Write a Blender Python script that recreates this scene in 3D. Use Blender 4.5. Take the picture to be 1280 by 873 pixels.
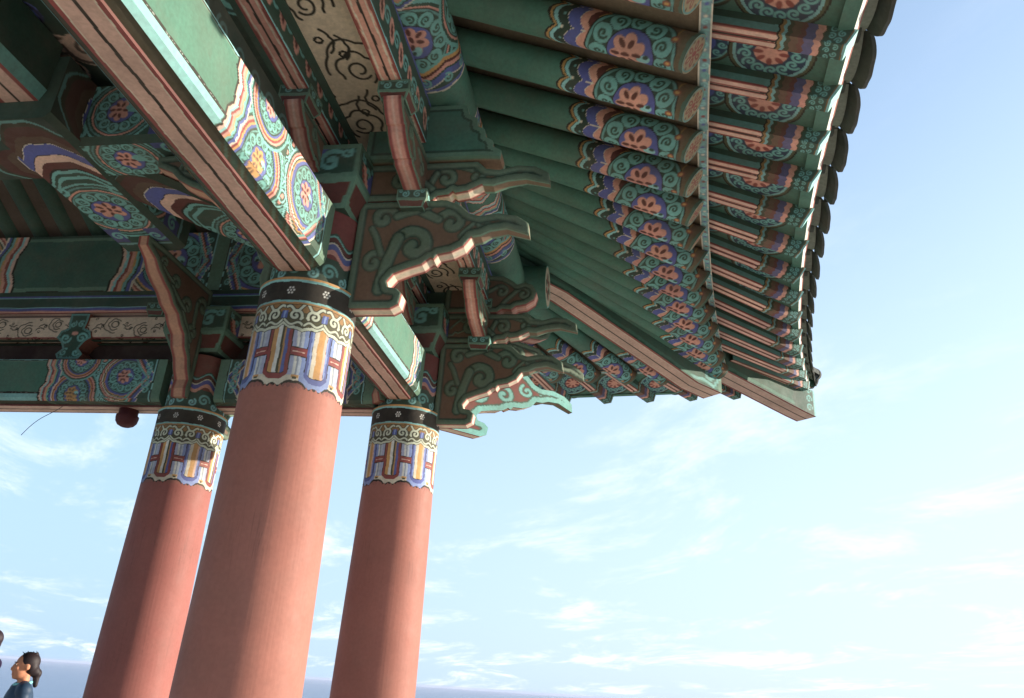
import bpy, bmesh, math, random
import numpy as np
from mathutils import Matrix, Vector
from mathutils.geometry import delaunay_2d_cdt

random.seed(7); np.random.seed(7)
S = bpy.context.scene
COL = S.collection
for o in list(bpy.data.objects):
    bpy.data.objects.remove(o)

# ------------------------------------------------------------------ camera
YAW, PITCH, ROLL = math.radians(10.2), math.radians(23.6), math.atan(155 / 2256)
EYE = Vector((0, 0, 1.55))
fw = Vector((-math.sin(YAW) * math.cos(PITCH), math.cos(YAW) * math.cos(PITCH), math.sin(PITCH)))
r0 = Vector((math.cos(YAW), math.sin(YAW), 0)); u0 = r0.cross(fw)
rt = r0 * math.cos(ROLL) + u0 * math.sin(ROLL)
up = u0 * math.cos(ROLL) - r0 * math.sin(ROLL)
cam = bpy.data.cameras.new('camera'); co = bpy.data.objects.new('camera', cam); COL.objects.link(co)
co.matrix_world = Matrix(((rt.x, up.x, -fw.x, EYE.x), (rt.y, up.y, -fw.y, EYE.y), (rt.z, up.z, -fw.z, EYE.z), (0, 0, 0, 1)))
cam.sensor_width = 36; cam.lens = 36 * 1000 / 1280; cam.shift_y = -10 / 1280
cam.clip_start = 0.05; cam.clip_end = 60000
S.camera = co

# ------------------------------------------------------------------ light
SUN_AZ, SUN_EL = math.radians(20.0), math.radians(11.5)      # azimuth from +X towards +Y
EXPOSURE, SKY, SUN = 1.5, 0.135, 3.0
sd = Vector((math.cos(SUN_AZ) * math.cos(SUN_EL), math.sin(SUN_AZ) * math.cos(SUN_EL), math.sin(SUN_EL)))
sl = bpy.data.lights.new('sun', 'SUN'); sl.energy = SUN; sl.angle = math.radians(0.6); sl.color = (1.0, 0.91, 0.78)
so = bpy.data.objects.new('sun', sl); COL.objects.link(so); so.location = (20, 5, 20)
so.rotation_euler = (-sd).to_track_quat('-Z', 'Y').to_euler()
W = bpy.data.worlds.new('World'); S.world = W; W.use_nodes = True
nt = W.node_tree; N = nt.nodes; Lk = nt.links
bg = N['Background']; bg.inputs['Strength'].default_value = SKY
sky = N.new('ShaderNodeTexSky'); sky.sky_type = 'NISHITA'; sky.sun_disc = False
sky.sun_elevation = SUN_EL; sky.sun_rotation = math.pi / 2 - SUN_AZ
sky.air_density = 1.0; sky.dust_density = 1.0; sky.ozone_density = 1.5; sky.altitude = 50
tc = N.new('ShaderNodeTexCoord'); sep = N.new('ShaderNodeSeparateXYZ'); Lk.new(tc.outputs['Generated'], sep.inputs[0])
def wm(op, a, b=None, c=None):
    n = N.new('ShaderNodeMath'); n.operation = op
    for i, v in enumerate((a, b, c)):
        if v is None: continue
        if isinstance(v, (int, float)): n.inputs[i].default_value = v
        else: Lk.new(v, n.inputs[i])
    return n.outputs[0]
den = wm('ADD', wm('MAXIMUM', sep.outputs['Z'], 0.0), 0.12)
cx_ = wm('DIVIDE', sep.outputs['X'], den); cy_ = wm('DIVIDE', sep.outputs['Y'], den)
cmb = N.new('ShaderNodeCombineXYZ'); Lk.new(cx_, cmb.inputs[0]); Lk.new(cy_, cmb.inputs[1])
mp = N.new('ShaderNodeMapping'); Lk.new(cmb.outputs[0], mp.inputs[0])
mp.inputs['Rotation'].default_value = (0, 0, math.radians(61))
mp2 = N.new('ShaderNodeMapping'); Lk.new(mp.outputs[0], mp2.inputs[0]); mp2.inputs['Scale'].default_value = (0.6, 0.95, 1); mp2.inputs['Location'].default_value = (3.1, 1.7, 0)
n1 = N.new('ShaderNodeTexNoise'); n1.inputs['Scale'].default_value = 1.6; n1.inputs['Detail'].default_value = 9
n1.inputs['Roughness'].default_value = 0.66; n1.inputs['Distortion'].default_value = 0.45; Lk.new(mp2.outputs[0], n1.inputs['Vector'])
rmp = N.new('ShaderNodeMapRange'); rmp.interpolation_type = 'SMOOTHSTEP'
rmp.inputs['From Min'].default_value = 0.495; rmp.inputs['From Max'].default_value = 0.73; rmp.inputs['To Max'].default_value = 1.0
Lk.new(n1.outputs['Fac'], rmp.inputs['Value'])
hz = N.new('ShaderNodeMapRange'); hz.inputs['From Min'].default_value = 0.0; hz.inputs['From Max'].default_value = 0.5
hz.inputs['To Min'].default_value = 1.0; hz.inputs['To Max'].default_value = 0.12; Lk.new(sep.outputs['Z'], hz.inputs['Value'])
cf = wm('MULTIPLY', rmp.outputs[0], hz.outputs[0])
mixc = N.new('ShaderNodeMix'); mixc.data_type = 'RGBA'; Lk.new(cf, mixc.inputs['Factor'])
Lk.new(sky.outputs[0], mixc.inputs['A']); mixc.inputs['B'].default_value = (3.6, 3.7, 3.8, 1)
hf = N.new('ShaderNodeMapRange'); hf.interpolation_type = 'SMOOTHSTEP'; hf.inputs['From Min'].default_value = -0.02; hf.inputs['From Max'].default_value = 0.75
hf.inputs['To Min'].default_value = 0.94; hf.inputs['To Max'].default_value = 0.2; Lk.new(sep.outputs['Z'], hf.inputs['Value'])
mixh = N.new('ShaderNodeMix'); mixh.data_type = 'RGBA'; Lk.new(hf.outputs[0], mixh.inputs['Factor']); Lk.new(sky.outputs[0], mixh.inputs['A']); 
dt = N.new('ShaderNodeVectorMath'); dt.operation = 'DOT_PRODUCT'; Lk.new(tc.outputs['Generated'], dt.inputs[0]); dt.inputs[1].default_value = (math.cos(SUN_AZ), math.sin(SUN_AZ), 0)
gl = N.new('ShaderNodeMapRange'); gl.interpolation_type = 'SMOOTHSTEP'; gl.inputs['From Min'].default_value = -0.45; gl.inputs['From Max'].default_value = 0.75; Lk.new(dt.outputs['Value'], gl.inputs['Value'])
hm = N.new('ShaderNodeMix'); hm.data_type = 'RGBA'; Lk.new(gl.outputs[0], hm.inputs['Factor']); hm.inputs['A'].default_value = (1.4, 2.05, 2.8, 1); hm.inputs['B'].default_value = (2.1, 2.55, 3.0, 1)
Lk.new(hm.outputs['Result'], mixh.inputs['B'])
Lk.new(mixh.outputs['Result'], mixc.inputs['A'])
Lk.new(mixc.outputs['Result'], bg.inputs['Color'])
S.view_settings.view_transform = 'Standard'; S.view_settings.look = 'None'
S.view_settings.exposure = EXPOSURE; S.view_settings.gamma = 1.0
S.render.engine = 'CYCLES'; S.cycles.use_denoising = True; S.cycles.max_bounces = 8; S.cycles.diffuse_bounces = 5
try: S.cycles.denoiser = 'OPENIMAGEDENOISE'
except Exception: pass

# ------------------------------------------------------------------ paints (sRGB)
def rgb(*c): return np.array(c, float) / 255
GREEN = rgb(60, 128, 106); DGREEN = rgb(36, 82, 67); TURQ = rgb(106, 188, 178); LTURQ = rgb(138, 214, 210)
BLUE = rgb(64, 84, 168); PINK = rgb(228, 152, 126); FLESH = rgb(236, 190, 164); RED = rgb(150, 44, 34)
DRED = rgb(98, 30, 24); CREAM = rgb(232, 220, 190); YEL = rgb(216, 156, 56); BLACK = rgb(20, 22, 20)
WHITE = rgb(238, 238, 226); BROWN = rgb(114, 80, 56); OLIVE = rgb(70, 72, 46); TAN = rgb(228, 202, 170)
COLRED = rgb(160, 84, 68); TILE = rgb(62, 74, 70); TILEG = rgb(134, 138, 122); SAGE = rgb(92, 140, 114)

# ------------------------------------------------------------------ materials
def mat_paint(name, rough=0.55, var=0.22, fine=0.12, dirt=0.25, grain=(6, 6, 6), bump=0.15, spec=0.4, sat=.85, dust=.22, crack=(3, 3, 3), crk=0.0):
    m = bpy.data.materials.new(name); m.use_nodes = True
    t = m.node_tree; n = t.nodes; l = t.links; b = n['Principled BSDF']
    at = n.new('ShaderNodeAttribute'); at.attribute_name = 'Col'
    g = n.new('ShaderNodeNewGeometry')
    def noise(scale, detail=4, vec=None, rough_=0.55):
        q = n.new('ShaderNodeTexNoise'); q.inputs['Scale'].default_value = scale; q.inputs['Detail'].default_value = detail
        q.inputs['Roughness'].default_value = rough_
        l.new(vec or g.outputs['Position'], q.inputs['Vector']); return q.outputs['Fac']
    def mr(v, a, b_, c, d):
        q = n.new('ShaderNodeMapRange'); l.new(v, q.inputs['Value'])
        for k, x in zip(('From Min', 'From Max', 'To Min', 'To Max'), (a, b_, c, d)): q.inputs[k].default_value = x
        return q.outputs[0]
    mpn = n.new('ShaderNodeMapping'); l.new(g.outputs['Position'], mpn.inputs[0]); mpn.inputs['Scale'].default_value = grain
    v1 = mr(noise(1.7, 5), 0.3, 0.7, 1 - var, 1 + var * 0.6)
    v2 = mr(noise(30, 3), 0.3, 0.7, 1 - fine, 1 + fine)
    mu = n.new('ShaderNodeMath'); mu.operation = 'MULTIPLY'; l.new(v1, mu.inputs[0]); l.new(v2, mu.inputs[1])
    vm = n.new('ShaderNodeVectorMath'); vm.operation = 'SCALE'; l.new(at.outputs['Color'], vm.inputs[0]); l.new(mu.outputs[0], vm.inputs['Scale'])
    dm = mr(noise(4.3, 8, rough_=0.7), 0.52, 0.72, 0.0, dirt)
    mx = n.new('ShaderNodeMix'); mx.data_type = 'RGBA'; l.new(dm, mx.inputs['Factor'])
    l.new(vm.outputs[0], mx.inputs['A']); mx.inputs['B'].default_value = (0.16, 0.115, 0.08, 1)
    oi = n.new('ShaderNodeObjectInfo'); hs = n.new('ShaderNodeHueSaturation'); l.new(mx.outputs['Result'], hs.inputs['Color'])
    l.new(mr(oi.outputs['Random'], 0, 1, .90, 1.08), hs.inputs['Value']); l.new(mr(oi.outputs['Random'], 0, 1, .494, .506), hs.inputs['Hue']); hs.inputs['Saturation'].default_value = sat
    ds = n.new('ShaderNodeMix'); ds.data_type = 'RGBA'; l.new(mr(noise(2.3, 6), .35, .75, dust * .5, dust * 1.6), ds.inputs['Factor']); l.new(hs.outputs[0], ds.inputs['A']); ds.inputs['B'].default_value = (0.20, 0.165, 0.125, 1)
    # long drying cracks
    cr = n.new('ShaderNodeMapping'); l.new(g.outputs['Position'], cr.inputs[0]); cr.inputs['Scale'].default_value = crack
    ck = mr(noise(5, 3, cr.outputs[0]), .485, .5, 0, 1); ck2 = mr(noise(5, 3, cr.outputs[0]), .5, .515, 1, 0)
    cm = n.new('ShaderNodeMath'); cm.operation = 'MULTIPLY'; l.new(ck, cm.inputs[0]); l.new(ck2, cm.inputs[1])
    cg = n.new('ShaderNodeMath'); cg.operation = 'MULTIPLY'; l.new(cm.outputs[0], cg.inputs[0]); l.new(mr(noise(.8, 3), .5, .62, 0, crk), cg.inputs[1])
    fin = n.new('ShaderNodeMix'); fin.data_type = 'RGBA'; l.new(cg.outputs[0], fin.inputs['Factor']); l.new(ds.outputs['Result'], fin.inputs['A']); fin.inputs['B'].default_value = (0.05, 0.035, 0.03, 1)
    l.new(fin.outputs['Result'], b.inputs['Base Color'])
    rr = mr(noise(9, 4), 0.3, 0.7, rough - 0.04, rough + 0.07); l.new(rr, b.inputs['Roughness'])
    b.inputs['Specular IOR Level'].default_value = spec
    bp = n.new('ShaderNodeBump'); bp.inputs['Strength'].default_value = bump; bp.inputs['Distance'].default_value = 0.01
    q = noise(3, 5, mpn.outputs[0]); l.new(q, bp.inputs['Height']); l.new(bp.outputs[0], b.inputs['Normal'])
    return m
M_PAINT = mat_paint('painted_wood', rough=.68, spec=.22)
M_COLUMN = mat_paint('column_lacquer', rough=0.62, var=0.12, fine=0.06, dirt=0.10, grain=(14, 14, 0.5), bump=0.14, spec=0.2, dust=.08, crack=(3.2, 3.2, .10), crk=.28)
M_TILE = mat_paint('roof_tile_clay', rough=0.8, var=0.3, fine=0.2, dirt=0.35, bump=0.3)
M_BODY = mat_paint('skin_and_cloth', rough=0.6, var=0.06, fine=0.05, dirt=0.0, bump=0.05, sat=1, dust=0)

# ------------------------------------------------------------------ painter on points
class Cv:
    WOB = .005; PH = 0.0
    def __init__(s, x, y, base):
        s.sh = np.shape(x); s.x = np.ravel(x).astype(float); s.y = np.ravel(y).astype(float)
        s.c = np.tile(np.asarray(base, float), (s.x.size, 1)); s.aa = .007
        x, y = s.x, s.y; w = Cv.WOB; p = Cv.PH
        s.x = x + w * (.6 * np.sin(9 * y + 4 * x + p) + .4 * np.sin(31 * y - 17 * x + 2 * p)); s.y = y + w * (.6 * np.sin(8 * x - 5 * y + 1 + p) + .4 * np.sin(29 * x + 13 * y + p))
    def fill(s, m, c): s.c[np.ravel(m)] = c
    def blend(s, idx, al, c): al = np.clip(al, 0, 1)[:, None]; s.c[idx] = s.c[idx] * (1 - al) + np.asarray(c) * al
    def disc(s, cx, cy, r, c):
        k = np.where((np.abs(s.x - cx) < r + s.aa) & (np.abs(s.y - cy) < r + s.aa))[0]; s.blend(k, (r - np.hypot(s.x[k] - cx, s.y[k] - cy)) / s.aa + .5, c)
    def ell(s, cx, cy, a, b, rot, c):
        dx, dy = s.x - cx, s.y - cy; k, q = math.cos(rot), math.sin(rot)
        e = np.sqrt(((dx * k + dy * q) / a) ** 2 + ((-dx * q + dy * k) / b) ** 2); i = np.where(e < 1.6)[0]; s.blend(i, (1 - e[i]) * min(a, b) / s.aa + .5, c)
    def stroke(s, pts, w, c):
        pts = np.asarray(pts, float); lo, hi = pts.min(0) - w, pts.max(0) + w
        idx = np.where((s.x > lo[0]) & (s.x < hi[0]) & (s.y > lo[1]) & (s.y < hi[1]))[0]
        if idx.size == 0: return
        d = seg_dist(np.stack([s.x[idx], s.y[idx]], 1), pts)
        s.blend(idx, (w / 2 - d) / s.aa + .5, c)
    def spiral(s, cx, cy, r, w, c, turns=1.4, rot=0, sgn=1):
        t = np.linspace(0, 1, 26); a = rot + sgn * t * turns * 2 * math.pi; q = r * (1 - 0.86 * t)
        s.stroke(np.stack([cx + q * np.cos(a), cy + q * np.sin(a)], 1), w, c)
    def arc(s, cx, cy, r, w, c, m=None):
        d = np.hypot(s.x - cx, s.y - cy); k = abs(d - r) < w / 2
        if m is not None: k &= m
        s.c[k] = c
def seg_dist(P, pts):
    best = np.full(len(P), 1e9)
    for a, b in zip(pts[:-1], pts[1:]):
        ab = b - a; L2 = ab @ ab + 1e-12
        t = np.clip(((P - a) @ ab) / L2, 0, 1)
        best = np.minimum(best, np.hypot(*(P - a - t[:, None] * ab).T))
    return best
def lotus(cv, cx, cy, R, rot=0.0, sx=1.0, petal=PINK, seed=DRED, n=11, core=BLUE):
    X0 = cv.x.copy(); cv.x = cx + (cv.x - cx) / sx
    cv.disc(cx, cy, R * 1.06, BLACK); cv.disc(cx, cy, R * 1.03, TURQ * 0.9); cv.disc(cx, cy, R * 0.96, DGREEN)
    for k in range(n):
        a = rot + 2 * math.pi * k / n; px, py = cx + 0.76 * R * math.cos(a), cy + 0.76 * R * math.sin(a)
        cv.disc(px, py, 0.235 * R, DGREEN * 0.7); cv.disc(px, py, 0.215 * R, TURQ)
        cv.spiral(px, py, 0.125 * R, 0.05 * R, DGREEN, 1.15, a + math.pi, 1 if k % 2 else -1)
    cv.disc(cx, cy, 0.56 * R, BLACK); cv.disc(cx, cy, 0.54 * R, core)
    ox = .05 * R
    for k in range(7):
        a = rot + 2 * math.pi * k / 7
        cv.ell(cx + ox + 0.27 * R * math.cos(a), cy + 0.30 * R * math.sin(a), 0.17 * R, 0.14 * R, a, petal)
    cv.disc(cx + ox, cy, 0.33 * R, petal)
    cv.ell(cx - .30 * R, cy + .06 * R, .17 * R, .12 * R, .5, LTURQ); cv.ell(cx - .36 * R, cy - .02 * R, .07 * R, .05 * R, .5, DGREEN)
    for px, py, ra in ((.30, .02, 0), (.16, .24, .9), (.16, -.22, -.9), (-.06, .22, 2.0), (-.04, -.24, -2.0), (.06, .02, 0), (-.2, -.02, 0.2)):
        x, y = cx + ox + px * R, cy + py * R
        cv.ell(x, y, 0.105 * R, 0.058 * R, ra, seed)
    cv.x = X0
def tri(t): return 1 - 2 * np.abs((t % 1.0) - 0.5)          # 0..1 triangle wave
def wave(t): return 0.5 + 0.5 * np.cos(2 * math.pi * t) * 0.8 + 0.1 * np.cos(6 * math.pi * t)
WSEQ = ((0.012, BLACK), (0.032, FLESH), (0.028, LTURQ), (0.03, RED), (0.034, PINK), (0.016, YEL), (0.03, TURQ), (0.02, DGREEN),
        (0.03, BLUE), (0.02, CREAM))
def bands(cv, d, seq, k=1.0):
    e = 0.0
    for w, c in seq:
        cv.fill((d <= -e) & (d > -e - w * k), c); e += w * k
    return e

def beam_end(cv, a, b, H, L, two=True):
    """Painted end of a beam: a = distance from the post, b = height 0..H."""
    wv = L - 0.14 * H * tri(b / H * 1.0 + 0.0) - 0.03 * wave(b / H * 3)
    cv.fill(a < wv, DGREEN)
    q = H * 0.46; pr = H * .30
    rx = np.round(a / pr); ry = np.round(b / (pr * .8)); dd_ = np.hypot(a - rx * pr - .5 * pr * (ry % 2), b - ry * pr * .8) / pr
    for r_, c_ in ((.56, TURQ), (.46, DGREEN), (.36, LTURQ), (.26, DGREEN), (.14, PINK)): cv.fill((a < wv) & (dd_ < r_), c_)
    if two:
        for cy, R, pt in ((0.0, q * 0.95, YEL), (H, q * 0.8, PINK)):
            ca = L - 0.62 * H - 0.22
            for k, (r, c) in enumerate(((1.75, TURQ), (1.62, DGREEN), (1.5, PINK), (1.40, RED), (1.3, YEL), (1.22, BLUE), (1.12, DGREEN))):
                m = np.hypot(a - ca, b - cy) < R * r
                cv.fill(m & (a < wv), c)
            lotus(cv, ca, cy, R, petal=pt, seed=BROWN if pt is YEL else DRED)
    ca = 0.30 + q * 0.95
    for r, c in ((1.62, LTURQ), (1.55, DGREEN), (1.46, PINK), (1.40, RED), (1.34, CREAM), (1.28, DGREEN), (1.22, YEL), (1.16, BLUE)):
        m = np.hypot((a - ca) * 0.92, b - H / 2) < q * r
        cv.fill(m & (a < wv), c)
    lotus(cv, ca, H / 2, q * 1.0, rot=0.3)
    ed = 0.13 + 0.20 * (np.abs(b - H / 2) / (H / 2)) ** 0.9
    cv.fill(a < ed + 0.09, DGREEN)
    for e0, e1, c in ((0.09, 0.06, TURQ), (0.055, 0.035, PINK), (0.035, 0.018, RED), (0.0, -0.045, BLUE), (-0.045, -0.06, CREAM)):
        cv.fill((a < ed + e0) & (a > ed + e1), c)
    for cy, sg in ((H * 0.13, 1), (H * 0.87, -1), (H * 0.3, -1), (H * 0.7, 1)):
        cv.spiral(0.2, cy, 0.055, 0.02, TURQ, 1.2, 0.5, sg)
    for k in range(3):
        cv.spiral(0.2, H * (0.36 + 0.14 * k), 0.04, 0.016, TURQ, 1.2, 1.5, 1)
    cv.fill(a < 0.12, LTURQ); cv.fill(a < 0.105, BLACK); cv.fill(a < 0.095, SAGE)
    bands(cv, np.where(a < wv + 1e-6, a - wv, 9.0), WSEQ, H / 0.62)
    cv.fill((a > wv) & (a < wv + 0.014), BLACK)

def cloud_paint(cv, along, w0, w1):
    """Black line clouds on tan plaster between w0 and w1 across."""
    W_ = w1 - w0; wm_ = (w0 + w1) / 2; step = W_ * (1.15 if W_ > .4 else 1.5); lo, hi = along.min(), along.max(); lw = max(.012, W_ * .036)
    k = math.floor(lo / step) - 1
    def curve(cx, cy, r0_, r1_, a0, a1, sc, amp):
        t = np.linspace(0, 1, 40); a = a0 + (a1 - a0) * t; r = (r0_ + (r1_ - r0_) * t) * (1 + amp * np.abs(np.sin(a * sc)))
        cv.stroke(np.stack([cx + r * 1.15 * np.cos(a), cy + r * np.sin(a)], 1), lw, BLACK)
    while k * step < hi + step:
        s = 1 if k % 2 else -1; cx, cy = k * step, wm_ + s * W_ * .16; q = 1.3 if k % 3 else 1.1
        curve(cx, cy, .03 * q, W_ * .13 * q, 0, s * 7.2, 0, 0)
        curve(cx, cy, W_ * .17 * q, W_ * .20 * q, s * .6, s * 5.2, 2.5, .22)
        curve(cx - W_ * .08, cy, W_ * .27 * q, W_ * .30 * q, s * 1.4, s * 5.0, 2.2, .16)
        if W_ > 9: curve(cx - W_ * .14, cy - s * W_ * .04, W_ * .37, W_ * .44, s * 2.2, s * 4.9, 2.2, .12)
        for j in range(2):
            x0 = cx + W_ * (.40 + .12 * j); y0 = cy - s * W_ * (.02 + .17 * j); t = np.linspace(0, 1, 16)
            cv.stroke(np.stack([x0 + t * W_ * .42, y0 - s * W_ * .10 * np.sin(t * 3.0) + .012 * np.abs(np.sin(t * 9))], 1), lw, BLACK)
        for px, py in ((.58, .30), (.50, -.34), (.85, .05)): cv.arc(cx + W_ * px, cy + s * W_ * (py - .25), W_ * .05, lw, BLACK)
        k += 1

# ------------------------------------------------------------------ mesh builder
def lin(c): return np.where(c <= 0.04045, c / 12.92, ((np.clip(c, 0, 1) + 0.055) / 1.055) ** 2.4)
class MB:
    def __init__(s): s.V = []; s.C = []; s.L = []; s.T = []; s.S = []; s.n = 0
    def add(s, V, C, faces, smooth=False):
        V = np.asarray(V, float).reshape(-1, 3); C = np.asarray(C, float)
        if C.ndim == 1: C = np.tile(C, (len(V), 1))
        s.V.append(V); s.C.append(C)
        if isinstance(faces, np.ndarray):
            s.L.append((faces + s.n).ravel()); s.T.append(np.full(len(faces), faces.shape[1])); m = len(faces)
        else:
            s.L.append(np.array([i + s.n for f in faces for i in f])); s.T.append(np.array([len(f) for f in faces])); m = len(faces)
        s.S.append(np.full(m, smooth)); s.n += len(V)
    def grid(s, P, C, smooth=False, closed=False):
        P = np.asarray(P, float); n, m = P.shape[:2]; C = np.asarray(C, float)
        if C.ndim == 3: C = C.reshape(-1, 3)
        i = np.arange(n - 1)[:, None]; mm = m if closed else m - 1; j = np.arange(mm)[None]; j2 = (j + 1) % m
        F = np.stack([i * m + j, (i + 1) * m + j, (i + 1) * m + j2, i * m + j2], -1).reshape(-1, 4)
        s.add(P.reshape(-1, 3), C, F, smooth)
    def box(s, lo, hi, c, M=None, bev=0.0, taper=None):
        lo, hi = np.array(lo, float), np.array(hi, float)
        bm = bmesh.new(); bmesh.ops.create_cube(bm, size=1)
        for v in bm.verts:
            t = np.array(v.co) + 0.5
            p = lo + t * (hi - lo)
            if taper is not None and t[2] < 0.5:
                cc = (lo + hi) / 2; p[:2] = cc[:2] + (p[:2] - cc[:2]) * taper
            v.co = p
        if bev: bmesh.ops.bevel(bm, geom=bm.edges[:], offset=bev, segments=2, profile=0.6, affect='EDGES')
        bm.verts.index_update()
        V = np.array([(M @ v.co if M else v.co)[:] for v in bm.verts]); F = [[v.index for v in f.verts] for f in bm.faces]
        if M and M.determinant() < 0: F = [f[::-1] for f in F]
        s.add(V, c, F); bm.free()
    def tube(s, pts, r, c, nseg=12, cap=True):
        pts = [Vector(p) for p in pts]; rs = [float(x) for x in r] if hasattr(r, "__len__") else [float(r)] * len(pts); ring = []
        ref = None
        for i, p in enumerate(pts):
            d = (pts[min(i + 1, len(pts) - 1)] - pts[max(i - 1, 0)]).normalized()
            if ref is None: ref = d.orthogonal().normalized()
            ref = (ref - d * ref.dot(d)).normalized(); b = d.cross(ref)
            ring.append([(p + rs[i] * (ref * math.cos(t) + b * math.sin(t)))[:] for t in np.linspace(0, 2 * math.pi, nseg, endpoint=False)])
        P = np.array(ring); s.grid(P, c, True, True)
        if cap:
            s.add(P[0], c if np.ndim(c) == 1 else c[0], [list(range(nseg))]); s.add(P[-1], c if np.ndim(c) == 1 else c[0], [list(range(nseg))[::-1]])
    def ellipsoid(s, c, r, col, rot=None, n=16):
        th = np.linspace(0, math.pi, n); ph = np.linspace(0, 2 * math.pi, 2 * n, endpoint=False)
        P = np.stack([np.sin(th)[:, None] * np.cos(ph), np.sin(th)[:, None] * np.sin(ph), np.cos(th)[:, None] * np.ones_like(ph)], -1) * np.array(r)
        if rot is not None: P = P @ np.array(rot).T
        s.grid(P + np.array(c), col, True, True)
    def data(s, name, mat):
        V = np.concatenate(s.V).astype(np.float32); C = np.concatenate(s.C); L = np.concatenate(s.L).astype(np.int32); T = np.concatenate(s.T)
        me = bpy.data.meshes.new(name); me.vertices.add(len(V)); me.vertices.foreach_set('co', V.ravel())
        me.loops.add(len(L)); me.loops.foreach_set('vertex_index', L)
        me.polygons.add(len(T)); me.polygons.foreach_set('loop_start', np.concatenate([[0], np.cumsum(T)[:-1]]).astype(np.int32))
        me.update(calc_edges=True)
        me.polygons.foreach_set('use_smooth', np.concatenate(s.S))
        ca = me.color_attributes.new('Col', 'FLOAT_COLOR', 'POINT')
        ca.data.foreach_set('color', np.concatenate([lin(C), np.ones((len(C), 1))], 1).astype(np.float32).ravel())
        me.materials.append(mat); me.validate(); return me
    def build(s, name, mat, parent=None, M=None):
        return link(name, s.data(name, mat), parent, M)
def link(name, me, parent=None, M=None):
    o = bpy.data.objects.new(name, me); COL.objects.link(o)
    if parent is not None: o.parent = parent
    if M is not None: o.matrix_basis = M
    return o
def empty(name, loc=(0, 0, 0), parent=None, M=None):
    o = bpy.data.objects.new(name, None); COL.objects.link(o); o.empty_display_size = 0.2
    if parent is not None: o.parent = parent
    o.matrix_basis = M if M is not None else Matrix.Translation(loc)
    return o
def copy(o, parent=None, M=None):
    c = o.copy(); COL.objects.link(c); c.parent = parent if parent is not None else o.parent
    if M is not None: c.matrix_basis = M
    for ch in o.children: copy(ch, c)
    return c
def tag(o, label, cat=None, group=None, kind=None):
    o['label'] = label
    if cat: o['category'] = cat
    if group: o['group'] = group
    if kind: o['kind'] = kind
    return o

def thin(x): return 1 - .5 * np.clip((x - 1.45) / .5, 0, 1)
def plate(mb, prof, thick, paint, rim, res=0.02, rimn=9, smooth_rim=False):
    """A flat carved board: outline prof in (s, z), thickness along local y; paint(cv, dist) colours the flanks, rim(v, i) the edge."""
    P = np.array(prof, float)
    # resample outline
    Q = []
    for a, b in zip(P, np.roll(P, -1, 0)):
        n = max(1, int(np.hypot(*(b - a)) / res))
        for k in range(n): Q.append(a + (b - a) * k / n)
    Q = np.array(Q); loop = np.vstack([Q, Q[:1]])
    lo, hi = P.min(0), P.max(0)
    gx, gy = np.meshgrid(np.arange(lo[0], hi[0], res), np.arange(lo[1], hi[1], res)); G = np.stack([gx.ravel(), gy.ravel()], 1)
    G += np.random.uniform(-.1, .1, G.shape) * res
    ins = np.zeros(len(G), bool)
    for a, b in zip(loop[:-1], loop[1:]):
        if abs(b[1] - a[1]) < 1e-12: continue
        c = ((a[1] > G[:, 1]) != (b[1] > G[:, 1])) & (G[:, 0] < (b[0] - a[0]) * (G[:, 1] - a[1]) / (b[1] - a[1]) + a[0]); ins ^= c
    G = G[ins]; G = G[seg_dist(G, loop) > res * 0.45]
    A = np.vstack([Q, G]); nq = len(Q)
    r = delaunay_2d_cdt([Vector(p) for p in A], [(i, (i + 1) % nq) for i in range(nq)], [list(range(nq))], 1, 1e-6)
    V2 = np.array([v[:] for v in r[0]]); F = [list(f) for f in r[2]]
    cv = Cv(V2[:, 0], V2[:, 1], BROWN); paint(cv, seg_dist(V2, loop))
    hgt = np.clip(getattr(cv, 'h', np.zeros(len(V2))), 0, 1) * .014 * (seg_dist(V2, loop) > 1e-4)
    for sg in (-1, 1):
        V = np.stack([V2[:, 0], sg * (thick / 2 * thin(V2[:, 0]) + hgt), V2[:, 1]], 1)
        mb.add(V, cv.c, F if sg < 0 else [f[::-1] for f in F], hgt.max() > 0)
    v = np.linspace(-0.5, 0.5, rimn)
    Pq = np.stack([np.repeat(loop[:, None, 0], rimn, 1), v[None] * thick * thin(loop[:, 0])[:, None], np.repeat(loop[:, None, 1], rimn, 1)], -1)
    Cq = np.array([[rim(x, p) for x in v] for p in loop]); mb.grid(Pq, Cq, smooth_rim)

# ------------------------------------------------------------------ layout numbers
X0, YC, YB, XA = -2.86, 9.0, 5.86, -5.68         # facade line, corner column, its two neighbours
K = YC - X0                                       # mirror across the corner diagonal: (x,y) -> (y-K, x+K)
MIR = Matrix(((0, 1, 0, -K), (1, 0, 0, K), (0, 0, 1, 0), (0, 0, 0, 1)))
CENTER = Vector((-9.2, 2.66, 0))
def Xr(y): return 0.375 + 1.0 * (max(0.0, y - 2.4) / 10.8) ** 2.0
def Zb(a): return 6.03 + 0.97 * (max(0.0, a - 4) / 10.9) ** 1.7
def Zr(y): return Zb(y + .45) - .135 + .2 * min(1.0, max(0.0, (13.2 - y) / 3))       # axis height at rafter end
def Xe(y): return 1.53 + 1.55 * (max(0.0, y - 4.6) / 10.3) ** 1.75
def Ze(y): return Zb(y)
FP = (-5.2, 6.66)                                  # corner rafters fan out from here
def ray_dir(x, y):
    if y <= FP[1]: return np.array([1.0, 0.0])
    d = np.array([x - FP[0], y - FP[1]]); return d / np.hypot(*d)
def Zp(a): return 6.97 + .45 * (max(0.0, a - 5) / 8) ** 1.3        # rafter axis over the purlin
def eave_pt(x, y, d):
    s = 1.3
    for _ in range(60): s = (Xe(y + d[1] * s) - x) / d[0]
    return x + d[0] * s, y + d[1] * s     # underside of the flying rafters at the eave

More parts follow.
